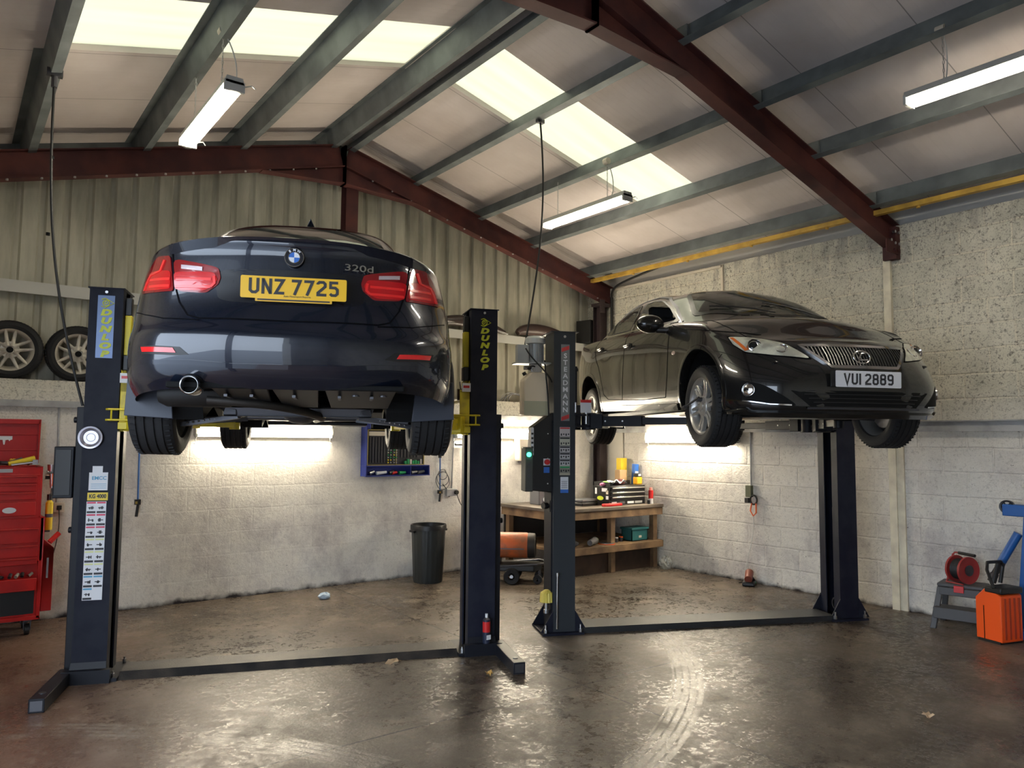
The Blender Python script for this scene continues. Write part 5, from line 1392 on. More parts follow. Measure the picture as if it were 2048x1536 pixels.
    for k in range(16):
        x = -a2+.06+rr.random()*(2*a2-.16); y = rr.uniform(-.17, .12); m_ = rr.choice(['blackplastic', 'darksteel', 'steel', 'blackplastic', 'yellowp', 'red'])
        L = rr.uniform(.05, .13); an = rr.uniform(0, PI)
        b = MB(); b.cyl((x-math.cos(an)*L, y-math.sin(an)*L*.4, .45+rr.random()*.03), (x+math.cos(an)*L*.4, y+math.sin(an)*L*.4, .46+rr.random()*.05), rr.uniform(.012, .024), rr.uniform(.008, .018), n=10)
        lift_out(b.build('hand_tool', m_, t, smooth=True), 'small %s hand tool in the tray of the red top chest' % HUE[m_], 'tool', 'hand tools in the red chest tray')
    o = MB(); o.cyl((.10, -.17, .455), (.29, -.15, .50), .018, .024, n=12); lift_out(o.build('yellow_tool', 'yellowp', t, smooth=True), 'long yellow tool lying across the tray of the red top chest', 'tool')
    o = MB(); o.cyl((.12, -.19, .445), (.30, -.20, .47), .012, n=12); o.mm(.27, .31, -.21, -.19, .45, .49); lift_out(o.build('spanner', 'steel', t, smooth=True), 'bright steel spanner at the front edge of the red top chest tray', 'spanner')
    return r
tool_cabinet()
# spray can cluster and air gun hanging beside the cabinet
b = MB(T(.765, 7.80, 0)); b.cyl((0, 0, .86), (0, 0, 1.10), .030, n=18); b.cyl((0, 0, 1.10), (0, 0, 1.12), .028, .014, n=18)
r = empty('spray_can', (0, 0, 0), 0, 'yellow spray can hanging on the right side of the red tool cabinet', 'spray can')
b.build('can_body', 'yellowp', r, smooth=True); MB(T(.765, 7.80, 0)).cyl((0, 0, 1.12), (0, 0, 1.17), .022, n=16).build('can_cap', 'blackplastic', r, smooth=True)
MB(T(.765, 7.80, 0)).cyl((0, 0, .97), (0, 0, 1.00), .0305, n=18).build('can_label', 'greyplastic', r, smooth=True)
MB(T(.765, 7.80, 0)).mm(-.045, .01, -.035, .035, .845, .86).build('can_shelf', 'darksteel', r)
r = empty('spray_gun', (.775, 7.88, 1.30), 0, 'metal spray gun hanging behind the yellow spray can', 'spray gun')
b = MB(); b.cyl((-.03, 0, .06), (.05, 0, .06), .02, n=12); b.cyl((0, 0, .05), (.01, 0, -.08), .016, n=12); b.cyl((0, 0, .07), (0, 0, .13), .03, .035, n=14); b.cyl((0, 0, .06), (0, .325, .06), .006, n=8); b.build('gun_body', 'steel', r, smooth=True)
b = MB(); b.tube(bez((.01, 0, -.08), (.0, 0, -.2), (.03, 0, -.22), (.0, 0, -.13), 10), .006, 6); b.mm(-.045, .0, -.01, .01, .0, .03); b.build('trigger', 'blackplastic', r)
# hanging red and white tool pouch by the cabinet side
r = empty('plug_socket', (.88, BY-.01, 1.02), 0, 'small white wall socket beside the red tool cabinet', 'wall socket')
MB().mm(-.045, .045, -.03, 0, -.045, .045).build('socket_box', 'creamplastic', r, bevel=.005)
MB().mm(-.02, .02, -.045, -.03, -.02, .02).build('plug', 'blackplastic', r, bevel=.004)
b = MB(); b.tube(bez((0, -.035, -.02), (.02, -.03, -.25), (-.02, -.02, -.4), (-.06, -.03, -.55), 14), .004, 6); b.build('flex', 'cable', r)
tag(MB().cyl((.86, BY-.015, 1.07), (.84, BY-.015, 1.95), .010, n=10).build('conduit', 'greysteel'), 'thin grey conduit on the back wall beside the left lift post', 'conduit')
r = empty('glue_gun', (.81, 8.0, .40), 0, 'white and orange tool hanging by the cabinet side bin', 'tool')
b = MB(); b.mm(-.02, .02, -.03, .03, -.02, .14); b.build('body', 'white', r, bevel=.006); MB().mm(-.045, -.02, -.03, .03, -.04, .06).build('orange_grip', 'orange', r, bevel=.005)
b = MB(); b.tube(bez((-.03, 0, -.04), (-.03, 0, -.1), (.0, 0, -.12), (.02, 0, -.17), 8), .004, 6); b.build('cord', 'cable', r)

# magnetic dish stuck to the left post
def on_lift1(x, y, z): return l2w((x, y, z), ((.872+3.471)/2+.054, (5.998+4.995)/2+.14, 0), -21.1)
p = on_lift1(-1.393-.055, -.152, 1.675)
r = empty('magnetic_parts_dish', p, -21.1, 'round bright steel magnetic dish stuck to the front of the left lift post', 'dish')
b = MB(rot('X', 90)); b.lathe([(0, .004), (.048, .004), (.055, .010), (.066, .026), (.078, .028), (.080, .024), (.068, .020), (.058, .0), (0, 0)], 40); b.build('dish_bowl', mat('brushed dish steel', (.36, .34, .37), .3, .8), r, smooth=35)
MB(rot('X', 90)).lathe([(.026, .0045), (.028, .006), (.030, .0045)], 30).build('magnet_ring', 'steel', r)

# loose alloy wheels on the wall ledge
w0 = empty('spare_wheel', (.43, BY+.10, 2.205+.272), 0, 'five-spoke alloy wheel with tyre on the wall ledge, leftmost at the picture edge', 'wheel', 'spare wheels on the wall ledge')
LW = [(w0)]
wheel(w0, rot('X', 90+5), .270, .190, .19, spokes='five', rimmat='alloyold', name='wheel_assembly')
def copy_tree(o, parent=None):
    c = o.copy(); col.objects.link(c); c.parent = parent
    for ch in list(o.children): copy_tree(ch, c)
    return c
for x, lab, a in ((.98, 'five-spoke alloy wheel with tyre on the wall ledge, partly behind the left post', 14), (1.53, 'black tyred alloy wheel on the wall ledge hidden mostly behind the raised blue car', 0)):
    c = copy_tree(w0); c.location = (x, BY+.10, 2.205+.272); c['label'] = lab; c.rotation_euler = (0, R(a), 0)

# blue wall cabinet with tool inserts
r = empty('wall_tool_cabinet', (4.37, BY-.01, 1.24), 0, 'dark blue wall cabinet of screwdriver bits and sockets below the blue car', 'tool cabinet')
b = MB(); W = .43; b.mm(-W, W, -.012, 0, 0, .12); b.mm(-W, .43-.0, -.14, -.0, 0, .012); b.mm(-W, W, -.14, 0, .115, .127); b.mm(-W, -W+.012, -.14, 0, 0, .64); b.mm(W-.012, W, -.14, 0, 0, .12); b.mm(.16, .17, -.14, 0, 0, .12)
b.mm(-W, W-.02, -.02, 0, .12, .64); b.mm(-W, W-.02, -.07, 0, .56, .64); b.build('cabinet_shell', 'cabblue', r, bevel=.003)
b = MB(); b.mm(-W+.06, W-.03, -.045, -.02, .13, .55); b.build('tool_panel', mat('black tool panel', (.02, .02, .025), .5), r)
b = MB(); 
for x in (-W+.06, 0.01, W-.035): b.mm(x-.005, x+.005, -.055, -.02, .13, .55)
for z in (.13, .55): b.mm(-W+.06, W-.03, -.055, -.02, z-.005, z+.005)
b.build('panel_frame', mat('brass coloured frame', (.45, .36, .12), .4, .5), r)
MB().mm(-W+.075, -.01, -.05, -.045, .48, .53).build('label_strip', 'creamplastic', r)
for k in range(9):
    MB().mm(-W+.085+k*.038, -W+.097+k*.038, -.055, -.045, .16, .465).build('tool_rail', 'darksteel', r)
for k in range(6):
    MB().mm(.075+k*.045, .087+k*.045, -.055, -.045, .22, .45).build('tool_rail', 'darksteel', r)
rr = random.Random(5)
for q, xs in enumerate((-.08, -.045, .0, .03)):
    for k in range(7): MB().cyl((xs-.02, -.06, .16+k*.03), (xs-.02, -.045, .16+k*.03), .009, n=8).build('socket_bit', rr.choice(['steel', 'alloyold', 'yellowp', 'green']), r)
for k in range(7): MB().mm(.12+k*.035, .145+k*.035, -.075, -.045, .14, .14+rr.uniform(.03, .06)).build('insert_box', rr.choice(['alloyold', 'green', 'creamplastic', 'steel']), r)
for x0, x1, z, m_ in ((-.36, -.30, .09, 'steel'), (-.27, -.14, .06, 'white'), (-.10, -.04, .08, 'darksteel'), (-.06, .0, .045, 'red'), (.03, .12, .035, 'green'), (.20, .28, .06, 'steel'), (.29, .38, .07, 'greyplastic')):
    t_ = MB().cyl((x0, -.09, .036), (x1, -.09, .030+z*.3), .022, .016, n=10).build('stored_tool', m_, r, smooth=True)
    lift_out(t_, {-.36: 'grey steel tool at the left end of the blue wall cabinet tray', -.27: 'long white tube in the tray of the blue wall cabinet', -.10: 'dark steel piece beside the red one in the blue cabinet tray', -.06: 'red piece in the tray of the blue wall cabinet', .03: 'green piece in the tray of the blue wall cabinet', .20: 'bright steel socket in the right bay of the blue cabinet tray', .29: 'dark grey socket at the right end of the blue cabinet tray'}[x0], 'tool')

def hanging_strap(x, zt, zb, lab):
    r = empty('air_line', (x, BY-.03, zt), 0, lab, 'air line')
    L = zt-zb; b = MB(); b.cyl((0, 0, 0), (.008, 0, -L*.80), .009, n=10); b.build('blue_pipe', mat('blue nylon pipe', (.05, .15, .40), .4), r, smooth=True)
    b = MB(); b.cyl((.0, 0, -.14), (.0, 0, -.17), .022, n=10); b.mm(-.02, .03, -.03, .02, -L*.86, -L*.80); b.cyl((.012, 0, -L*.86), (.0, 0, -L), .014, n=10); b.build('coupler', 'blackplastic', r, smooth=True)
    MB().mm(-.02, .0, -.035, -.02, -L*.85, -L*.82).build('brass_fitting', mat('brass', (.5, .35, .1), .3, 1), r)
hanging_strap(1.54, 1.74, .90, 'blue air line pipe on the back wall right of the left lift post')
hanging_strap(5.02, 1.62, .90, 'blue air line pipe on the back wall beside the coiled cable')
r = empty('coiled_cable', (5.06, BY-.04, 1.22), 0, 'coil of grey cable hung on the back wall above the black bin', 'cable')
b = MB()
for rad, cz in ((.085, -.03), (.06, .02), (.10, -.06)): b.tube([(rad*math.cos(t), .01*math.sin(3*t), cz+rad*1.1*math.sin(t)) for t in [i*PI/12 for i in range(24)]], .0045, 6, True)
b.build('loops', 'greyplastic', r, smooth=True); MB().tube(bez((.0, 0, -.1), (.06, 0, -.18), (.08, 0, -.15), (.10, 0, -.27), 8), .005, 6).build('tail', 'cable', r)
r = empty('wall_socket', (5.20, BY-.01, 1.01), 0, 'grey metal wall socket right of the coiled cable with a black plug', 'wall socket')
MB().mm(-.085, .075, -.045, 0, -.045, .045).build('metal_box', 'greysteel', r, bevel=.005); MB().cyl((.05, -.075, 0), (.05, -.045, 0), .028, n=12).build('plug', 'blackplastic', r)
MB().tube(bez((.05, -.07, -.02), (.10, -.08, -.2), (.25, -.06, -.32), (.42, -.05, -.40), 12), .005, 6).build('flex', 'cable', r)
tag(MB().cyl((5.21, BY-.015, 1.06), (5.24, BY-.015, 1.95), .010, n=10).build('conduit', 'greysteel'), 'thin grey conduit above the grey metal wall socket', 'conduit')
r = empty('torch', (5.31, BY-.04, 1.62), 0, 'slim grey inspection torch clipped to the wall left of the middle lamp', 'torch')
MB().cyl((-.07, 0, 0), (.07, 0, .005), .018, n=12).build('barrel', 'greyplastic', r, smooth=True); MB().cyl((.04, 0, .003), (.072, 0, .0055), .021, n=12).build('head', 'steel', r, smooth=True)
r = empty('soap_dispenser', (6.35, BY-.01, 1.40), 0, 'cream wall dispenser under the middle wall lamp', 'dispenser')
b = MB(); b.plate([(-.13, 0), (.13, 0), (.15, .30), (-.15, .30)], .13, T(0, 0, 0) @ FRONT); b.build('casing', 'creamplastic', r, bevel=.015); MB().mm(-.09, .09, -.12, -.02, -.03, 0).build('nozzle_tray', 'greyplastic', r, bevel=.004)

# ribbed black dustbin
r = empty('dustbin', (4.66, 7.83, 0), 0, 'tall black ribbed plastic dustbin standing by the back wall', 'bin')
b = MB(); n = 40; prof = [(.165, 0), (.172, .02), (.198, .58), (.200, .62)]; vs = []
for i in range(n*2):
    t = 2*PI*i/(n*2); k = .003*math.cos(n/2*t)
    vs += [((q+k*(1 if 0 < j < 3 else 0))*math.cos(t), (q+k*(1 if 0 < j < 3 else 0))*math.sin(t), z) for j, (q, z) in enumerate(prof)]
fs = [(4*i+k, 4*((i+1) % (2*n))+k, 4*((i+1) % (2*n))+k+1, 4*i+k+1) for i in range(2*n) for k in range(3)]+[tuple(4*i for i in range(2*n))]
b.add(vs, fs); b.build('bin_body', mat('ribbed bin plastic', (.025, .028, .028), .42), r, smooth=40)
b = MB(); b.lathe([(.198, .62), (.215, .615), (.215, .66), (.21, .675), (.194, .672), (.192, .56), (0, .25)], 40); b.build('bin_rim', 'blackplastic', r, smooth=35)
b = MB()
for s in (-1, 1): b.mm(s*.20, s*.235, -.05, .05, .59, .615)
b.build('bin_handle', 'blackplastic', r, bevel=.005)

# space heater on its trolley
r = empty('space_heater', (5.42, 7.32, 0), -42, 'orange cylindrical diesel space heater on a black trolley between the lifts', 'heater')
mt = T(0, 0, .43) @ rot('Y', 90) @ rot('X', 0)
hm = T(0, 0, .43) @ rot('Y', 90)
b = MB(hm); b.lathe([(.140, -.42), (.150, -.40), (.150, .26), (.142, .28), (.13, .28), (.13, -.40)], 36); b.build('heater_barrel', mat('worn orange heater paint', (.62, .13, .035), .45, noise=((.30, .11, .05), 7, .38, .6)), r, smooth=40)
b = MB(hm); b.lathe([(.142, .27), (.148, .29), (.142, .36), (.118, .37), (.112, .30), (.0, .27)], 36); b.build('nozzle', mat('sooty nozzle', (.03, .025, .022), .6, .3), r, smooth=40)
b = MB(hm); b.lathe([(.05, .30), (.055, .325), (0, .335)], 24); b.build('burner_disc', 'darksteel', r, smooth=40)
b = MB(T(0, 0, .43)); b.mm(-.38, .24, -.152, -.146, -.03, -.02); b.mm(-.38, .24, .146, .152, -.03, -.02); b.build('seam_band', 'darksteel', r)
b = MB(); b.mm(-.30, -.05, -.13, .13, .22, .30); b.build('control_box', 'blackplastic', r, bevel=.006)
b = MB(); b.plate([(-.42, -.19), (.36, -.19), (.44, -.10), (.44, .10), (.36, .19), (-.42, .19)], .075, T(0, 0, .15)); b.build('fuel_tank', mat('black fuel tank', (.02, .02, .02), .45), r, bevel=.012)
b = MB(); b.tube([(-.45, -.18, .17), (.40, -.18, .235), (.47, -.10, .235), (.47, .10, .235), (.40, .18, .235), (-.45, .18, .17)], .014, 8); b.tube([(.42, -.12, .16), (.42, -.12, .02)], .014, 8); b.tube([(.42, .12, .16), (.42, .12, .02)], .014, 8); b.tube([(.42, -.12, .02), (.42, .12, .02)], .014, 8)
b.tube([(-.45, -.17, .17), (-.50, -.17, .50), (-.46, -.17, .63), (-.20, -.17, .64), (-.16, -.15, .57)], .012, 8); b.build('trolley_frame', 'darksteel', r, smooth=True)
for s in (-1, 1):
    b = MB(T(.10, s*.20, .095) @ rot('X', 90)); b.lathe([(.04, -.025), (.085, -.03), (.095, -.018), (.095, .018), (.085, .03), (.04, .025)], 26); wq = b.build('wheel', 'rubber', r, smooth=40)
    MB(T(.10, s*.20, .095) @ rot('X', 90)).cyl((0, 0, -.028), (0, 0, .028), .02, n=14).build('hub', 'steel', wq)
    b = MB(T(.40, s*.13, .055) @ rot('X', 90)); b.lathe([(.02, -.02), (.05, -.02), (.055, 0), (.05, .02), (.02, .02)], 20); b.build('front_wheel', 'rubber', r, smooth=40)

# workbench
BX0, BX1, B0, B1 = 5.98, 7.80, 6.97, 8.15
r = empty('workbench', (BX0, B0, 0), 0, 'heavy timber workbench with a shelf in the back right corner', 'workbench')
wx, wy = BX1-BX0, B1-B0
MB().mm(-.03, wx, -.03, wy, .80, .84).build('bench_top', 'woodtop', r, bevel=.004)
b = MB(); b.mm(-.01, wx, -.01, .035, .70, .80); b.build('front_rail', 'wood', r, bevel=.003)
b = MB(); b.mm(-.01, .035, .03, wy, .70, .80); b.build('end_rail', 'wood', r, bevel=.003)
MB().mm(-.01, wx, .0, wy-.05, .33, .36).build('shelf_board', 'wood', r)
b = MB(); b.mm(-.01, wx, -.02, .03, .27, .355); b.build('shelf_rail', 'wood', r, bevel=.003)
for x, y in ((.03, .04), (wx-.13, .04), (.03, wy-.12), (wx-.13, wy-.12), (wx*.5, .05)):
    MB().mm(x, x+.075, y, y+.075, 0, .70).build('leg', 'wood', r, bevel=.003)
MB().mm(.02, wx, .10, .12, 0, .27).build('back_board', mat('dark stained board', (.055, .03, .02), .6, noise=((.03, .018, .012), 5, .4, .6)), r)
MB().mm(.02, wx, wy-.03, wy-.01, .36, .70).build('rear_panel', mat('dark rear panel', (.05, .045, .04), .7), r)
# black three-drawer box
r = empty('tool_box', (7.28, 7.25, .84), 0, 'black metal toolbox with three silver drawer pulls on the workbench', 'toolbox')
b = MB(); b.mm(-.34, .34, -.14, .16, 0, .25); b.build('box_shell', mat('black toolbox paint', (.012, .012, .013), .3), r, bevel=.006)
b = MB(); b.mm(-.34, -.32, -.14, .16, .25, .30); b.mm(-.34, .34, .14, .16, .25, .30); b.build('tray_edge', 'blackplastic', r)
for k in range(3):
    dr = MB().mm(-.31, .31, -.152, -.14, .065+k*.06, .115+k*.06).build('drawer', mat('black drawer face', (.014, .014, .015), .3), r, bevel=.002)
    MB().mm(-.30, .30, -.172, -.150, .095+k*.06, .112+k*.06).build('drawer_pull', 'chrome', dr, bevel=.003)
for x0, x1, m_ in ((-.29, -.20, 'white'), (-.14, -.05, 'greyplastic'), (.0, .12, 'white'), (.14, .28, 'greysteel')):
    MB().mm(x0, x1, -.143, -.141, .015, .045).build('front_sticker', m_, r)
for y, z, w_, h_, m_ in ((-.06, .20, .10, .045, 'white'), (.10, .18, .035, .08, 'white'), (-.11, .10, .045, .045, 'white'), (-.11, .17, .04, .05, 'creamplastic')):
    MB().mm(-.343, -.3405, y-w_/2, y+w_/2, z-h_/2, z+h_/2).build('side_sticker', m_, r)
MB(T(-.3415, .02, .09) @ rot('Y', 90)).lathe([(0, 0), (.04, 0), (.04, .001), (0, .001)], 20, Matrix.Diagonal((.7, 1.5, 1, 1))).build('round_sticker', mat('lime sticker', (.55, .65, .04), .5), r)
r = empty('paper_pile', (7.22, 7.27, 1.095), 10, 'crumpled white paper sheet lying on top of the black toolbox', 'paper')
b = MB(); rr = random.Random(8); n = 8; vs = [(-.15+.3*i/n, -.09+.18*j/n, .035+.03*math.sin(i*1.3)*math.cos(j*1.1)+.012*rr.random()) for i in range(n+1) for j in range(n+1)]
b.add(vs, [(i*(n+1)+j, (i+1)*(n+1)+j, (i+1)*(n+1)+j+1, i*(n+1)+j+1) for i in range(n) for j in range(n)]); b.build('white_sheet', 'white', r, smooth=True)
b = MB(); b.ball((-.20, .02, .025), .05, 10, sc3=(1.3, 1, .6)); lift_out(b.build('green_rag', mat('lime rag', (.3, .75, .15), .8), r, smooth=True), 'small lime green rag on the black toolbox', 'rag')
b = MB(); b.ball((-.27, .0, .015), .05, 10, sc3=(1.3, 1, .5)); lift_out(b.build('pink_rag', mat('pink rag', (.7, .25, .45), .8), r, smooth=True), 'small pink rag on the left end of the black toolbox', 'rag')
b = MB(); b.ball((.16, .04, .03), .06, 12, sc3=(1.6, 1, .7)); lift_out(b.build('dark_cloth', mat('dark red cloth', (.12, .03, .03), .8), r, smooth=True), 'dark red cloth behind the white paper on the black toolbox', 'cloth')
def carton(loc, d, m_, lab, cat='box', rz=0, cap=None, band=None, tilt=0):
    r = empty('carton', loc, rz, lab, cat); b = MB(rot('Y', tilt)); b.box((0, 0, d[2]/2), d); b.build('carton_body', m_, r, bevel=.003)
    if band: b = MB(rot('Y', tilt)); b.box((0, -d[1]/2-.001, d[2]*.55), (d[0]*.8, .002, d[2]*.25)); b.build('printed_band', band, r)
    return r
carton((7.57, 7.52, .84), (.13, .10, .44), 'card', 'tall brown cardboard carton standing behind the black toolbox', band='creamplastic')
carton((7.69, 7.62, .84), (.12, .09, .60), 'yellowp', 'tall yellow carton standing behind the brown one', band='yellow')
carton((7.74, 7.42, 1.06), (.075, .06, .30), 'blueplastic', 'slim blue tube carton above the yellow bottle', tilt=4, band='white')
carton((7.74, 7.42, .84), (.10, .10, .22), 'blackplastic', 'black base block under the yellow bottle', cat='block')
r = empty('oil_bottle', (7.645, 7.27, 1.09), 0, 'short yellow bottle with black cap on the toolbox edge', 'bottle')
MB().mm(-.055, .055, -.04, .04, 0, .10).build('bottle_body', mat('amber yellow bottle', (.80, .42, .02), .35), r, bevel=.012); MB().mm(-.045, .045, -.035, .035, .10, .15).build('bottle_cap', 'blackplastic', r, bevel=.008)
MB().mm(-.025, .025, -.042, -.035, .115, .14).build('cap_label', 'white', r)
# things lying on the bench
r = empty('drill_case', (6.58, 7.32, .84), 8, 'flat black tool case lying on the bench left of the toolbox', 'case')
MB().mm(-.02, .30, -.10, .10, 0, .045).build('case_base', 'blackplastic', r, bevel=.01); MB().mm(-.02, .30, -.10, .10, .05, .085).build('case_lid', 'greyplastic', r, bevel=.01)
tag(MB().mm(6.78, 7.10, 7.02, 7.08, .84, .875).build('red_tray', 'red', bevel=.008), 'slim bright red plastic tray at the front of the bench', 'tray')
r = empty('battery_charger', (6.35, 7.75, .84), 0, 'grey boxed charger with two round dials on the bench behind the lift column', 'charger')
MB().mm(-.14, .16, -.10, .10, 0, .22).build('casing', 'greyplastic', r, bevel=.01)
for x in (-.05, .05): MB().cyl((x, -.112, .07), (x, -.10, .07), .028, n=16).build('dial', 'white', r)
r = empty('parts_box', (6.31, 7.42, .84), 20, 'small red and white parts box beside the grey charger', 'box')
MB().mm(-.07, .07, -.05, .05, 0, .07).build('box_base', 'white', r, bevel=.003); MB().mm(-.07, .07, -.052, .052, .045, .10).build('box_lid', 'red', r, bevel=.003)
r = empty('spray_can', (7.68, 7.06, .84), 0, 'red and white aerosol can on the right end of the workbench', 'spray can')
MB().cyl((0, 0, 0), (0, 0, .16), .032, n=20).build('can_body', 'white', r, smooth=True); MB().cyl((0, 0, .07), (0, 0, .18), .0325, n=20).build('can_label', 'red', r, smooth=True); MB().cyl((0, 0, .18), (0, 0, .215), .022, n=16).build('can_cap', mat('pale red cap', (.8, .3, .25), .4), r, smooth=True)
r = empty('glass_pot', (7.615, 7.04, .84), 0, 'short dark glass pot beside the red and white aerosol', 'pot')
MB().cyl((0, 0, 0), (0, 0, .05), .02, n=14).build('pot_body', 'blackplastic', r, smooth=True); MB().cyl((0, 0, .05), (0, 0, .06), .016, n=14).build('pot_cap', 'steel', r)
# things on the bench shelf
r = empty('power_tool', (6.62, 7.06, .36), 30, 'green-grey angle grinder lying on the bench shelf beside the lift column', 'grinder')
MB().cyl((-.16, 0, .05), (.06, 0, .055), .035, .045, n=14).build('grinder_body', 'greyplastic', r, smooth=True); MB().cyl((.06, 0, .055), (.13, 0, .055), .048, .03, n=14).build('gear_head', mat('olive metal', (.25, .26, .16), .4, .5), r, smooth=True)
r = empty('sanding_disc', (6.86, 7.07, .36), 0, 'flat orange-edged grinding disc on the bench shelf', 'disc')
MB().cyl((0, 0, .01), (0, 0, .018), .10, n=28).build('disc_plate', 'steel', r); MB().cyl((0, 0, .001), (0, 0, .01), .108, n=28).build('disc_rim', 'orange', r)
r = empty('crate', (7.46, 7.15, .36), 0, 'teal plastic crate on the right end of the bench shelf', 'crate')
TE = mat('teal plastic', (.03, .16, .17), .5); b = MB(); b.mm(-.15, .15, -.09, -.08, 0, .16); b.mm(-.15, .15, .09, .10, 0, .16); b.mm(-.15, -.14, -.09, .10, 0, .16); b.mm(.14, .15, -.09, .10, 0, .16); b.mm(-.15, .15, -.09, .10, 0, .01); b.build('crate_shell', TE, r); MB().mm(-.165, .165, -.105, .115, .145, .175).build('crate_rim', TE, r, bevel=.005)
MB().mm(-.02, .03, -.096, -.09, .04, .07).build('crate_label', 'creamplastic', r)
r = empty('rag_heap', (6.22, 7.12, .36), 0, 'crumpled black rag heap at the left end of the bench shelf', 'rags')
rr = random.Random(4)
for k in range(4): MB().ball((rr.uniform(-.12, .12), rr.uniform(-.05, .05), .03), rr.uniform(.06, .09), 10, sc3=(1.5, .8, .55)).build('rag', mat('oily rag', (.06, .06, .065), .45), r, smooth=True)
for k, (x, lab) in enumerate(((7.08, 'small clear jar of nuts on the bench shelf, left of the orange-capped jar'), (7.2, 'small orange-capped jar on the bench shelf beside the teal crate'))):
    r = empty('small_jar', (x, 7.12+.03*k, .36), 0, lab, 'jar'); MB().cyl((0, 0, 0), (0, 0, .05), .025, n=14).build('jar_glass', 'darksteel', r, smooth=True); MB().cyl((0, 0, .05), (0, 0, .065), .027, n=14).build('jar_lid', ('white', 'orange')[k], r)
# white board and dark pipe in the corner
r = empty('white_panel', (WX-.01, 7.90, .90), 0, 'tall white board leaning flat in the back corner above the bench', 'board')
MB().mm(-.015, 0, -.20, .20, 0, 1.04).build('board_sheet', mat('off white board', (.66, .63, .56), .5), r, bevel=.003)
for z in (.10, .94): MB().cyl((-.02, -.16, z), (-.015, -.16, z), .01, n=10).build('fixing_screw', 'darksteel', r)
b = MB(); b.cyl((7.775, 7.90, 1.95), (7.775, 7.90, 3.80), .022, n=14)
b.tube(bez((7.775, 7.90, 3.78), (7.75, 7.9, 3.98), (7.6, 7.6, 3.93), (7.50, 6.6, 4.02), 16), .016, 8); tag(b.build('cable_bundle', 'cable', smooth=True), 'thick black cable bundle dropping down the back right corner', 'cable')

# speaker, loose trim parts, wires and box on the rail and ledge
r = empty('loudspeaker', (7.70, BY+.10, 3.14), 12, 'black bookshelf loudspeaker on the wall rail in the corner', 'loudspeaker')
MB().mm(-.15, .15, -.13, .13, 0, .34).build('cabinet', 'blackplastic', r, bevel=.005)
for z, q in ((.24, .03), (.10, .055)): MB(T(.05, -.132, z) @ rot('X', 90)).lathe([(0, -.006), (q*.5, -.002), (q, .006), (q+.008, .002)], 22).build('driver', 'greyplastic', r, smooth=True)
MB(T(.10, -.131, .17) @ rot('X', 90)).lathe([(.015, .0), (.02, .004), (.024, 0)], 18).build('tweeter_ring', 'chrome', r)
r = empty('exhaust_trim', (5.45, BY+.10, 3.15), 0, 'long curved chrome-edged car trim lying on the wall rail', 'car trim')
MB().tube(bez((-.5, 0, .04), (-.2, 0, .13), (.2, -.03, .14), (.62, -.06, .0), 14), [.03+.05*math.sin(PI*i/14) for i in range(15)], 10).build('black_strip', mat('brown black trim', (.04, .028, .024), .3), r, smooth=True)
MB().tube(bez((-.5, -.05, .03), (-.2, -.05, .10), (.2, -.08, .10), (.66, -.08, -.02), 14), .014, 8).build('chrome_edge', 'chrome', r, smooth=True)
r = empty('bumper_piece', (6.75, BY+.09, 3.15), 0, 'dark brown bumper section lying on the wall rail near the corner', 'car trim')
b = MB(); pts = bez((-.42, 0, .03), (-.35, 0, .13), (.2, 0, .12), (.50, -.03, .02), 14); b.tube(pts, [.04+.05*math.sin(PI*i/14) for i in range(15)], 10); b.build('bumper_skin', mat('brown bumper plastic', (.045, .026, .022), .4), r, smooth=True)
r = empty('wire_bundle', (6.27, BY+.13, 2.205), 0, 'tangle of thin pale wires on the wall ledge between the lifts', 'wires')
rr = random.Random(2)
for k in range(7):
    b = MB(); a0 = rr.uniform(-.1, .1); b.tube(bez((-.22+.03*k, 0, .01), (-.1+a0, .02, .12+.03*rr.random()), (.1, -.02, .16+.05*rr.random()), (.20+.01*k, 0, .015), 12), .005, 5); b.build('wire', 'greysteel' if k % 2 else 'greyplastic', r, smooth=True)
carton((6.60, BY+.13, 2.205), (.16, .10, .17), 'card', 'small torn brown box on the wall ledge beside the pale wires', tilt=9)
r = empty('paint_tin', tuple(on_lift1(1.393-.165, -.09, 2.0)), 0, 'rusty tin holding a screwdriver on the yellow carriage of the second post', 'tin')
b = MB(); b.cyl((0, 0, 0), (0, 0, .09), .042, n=20); b.build('tin_body', mat('rusty tin', (.16, .10, .07), .5, .4, noise=((.07, .05, .045), 20, .4, .6)), r, smooth=True); lift_out(MB().cyl((-.01, 0, .03), (-.025, 0, .15), .005, n=8).build('screwdriver', 'darksteel', r), 'thin dark screwdriver standing in the rusty tin', 'screwdriver')

# dangling air lines from the roof
r = empty('dangling_air_line', (.49, 6.10, rafz(.49)), 0, 'black cable dangling from the far left purlin down to the left lift post', 'cable')
b = MB(); b.tube(bez((0, 0, 0), (.0, .02, -1.0), (.03, -.1, -1.5), (.27, -.07, -2.36), 30), .009, 8); b.build('hanging_cable', 'cable', r, smooth=True)
b = MB(); b.mm(-.05, .05, -.02, .02, -.02, .03); b.cyl((0, 0, -.1), (0, 0, -.02), .02, n=10); b.build('purlin_clip', 'darksteel', r)
b = MB()
for q in (.6, 1.15): b.cyl((.012, 0, -q), (.012, 0, -q-.02), .013, n=8)
b.build('cable_ties', 'matt black', r)
r = empty('dangling_cable', (4.51, 5.57, rafz(4.51)), 0, 'black cable hanging from the right-slope purlin to the charcoal lift motor', 'cable')
b = MB(); b.tube(bez((0, 0, 0), (.06, -.05, -.9), (.0, .0, -1.4), (-.30, -.14, -2.35), 30), .009, 8); b.build('hanging_cable', 'cable', r, smooth=True)
b = MB(); b.mm(-.04, .04, -.02, .02, -.02, .03); b.build('purlin_clip', 'darksteel', r)

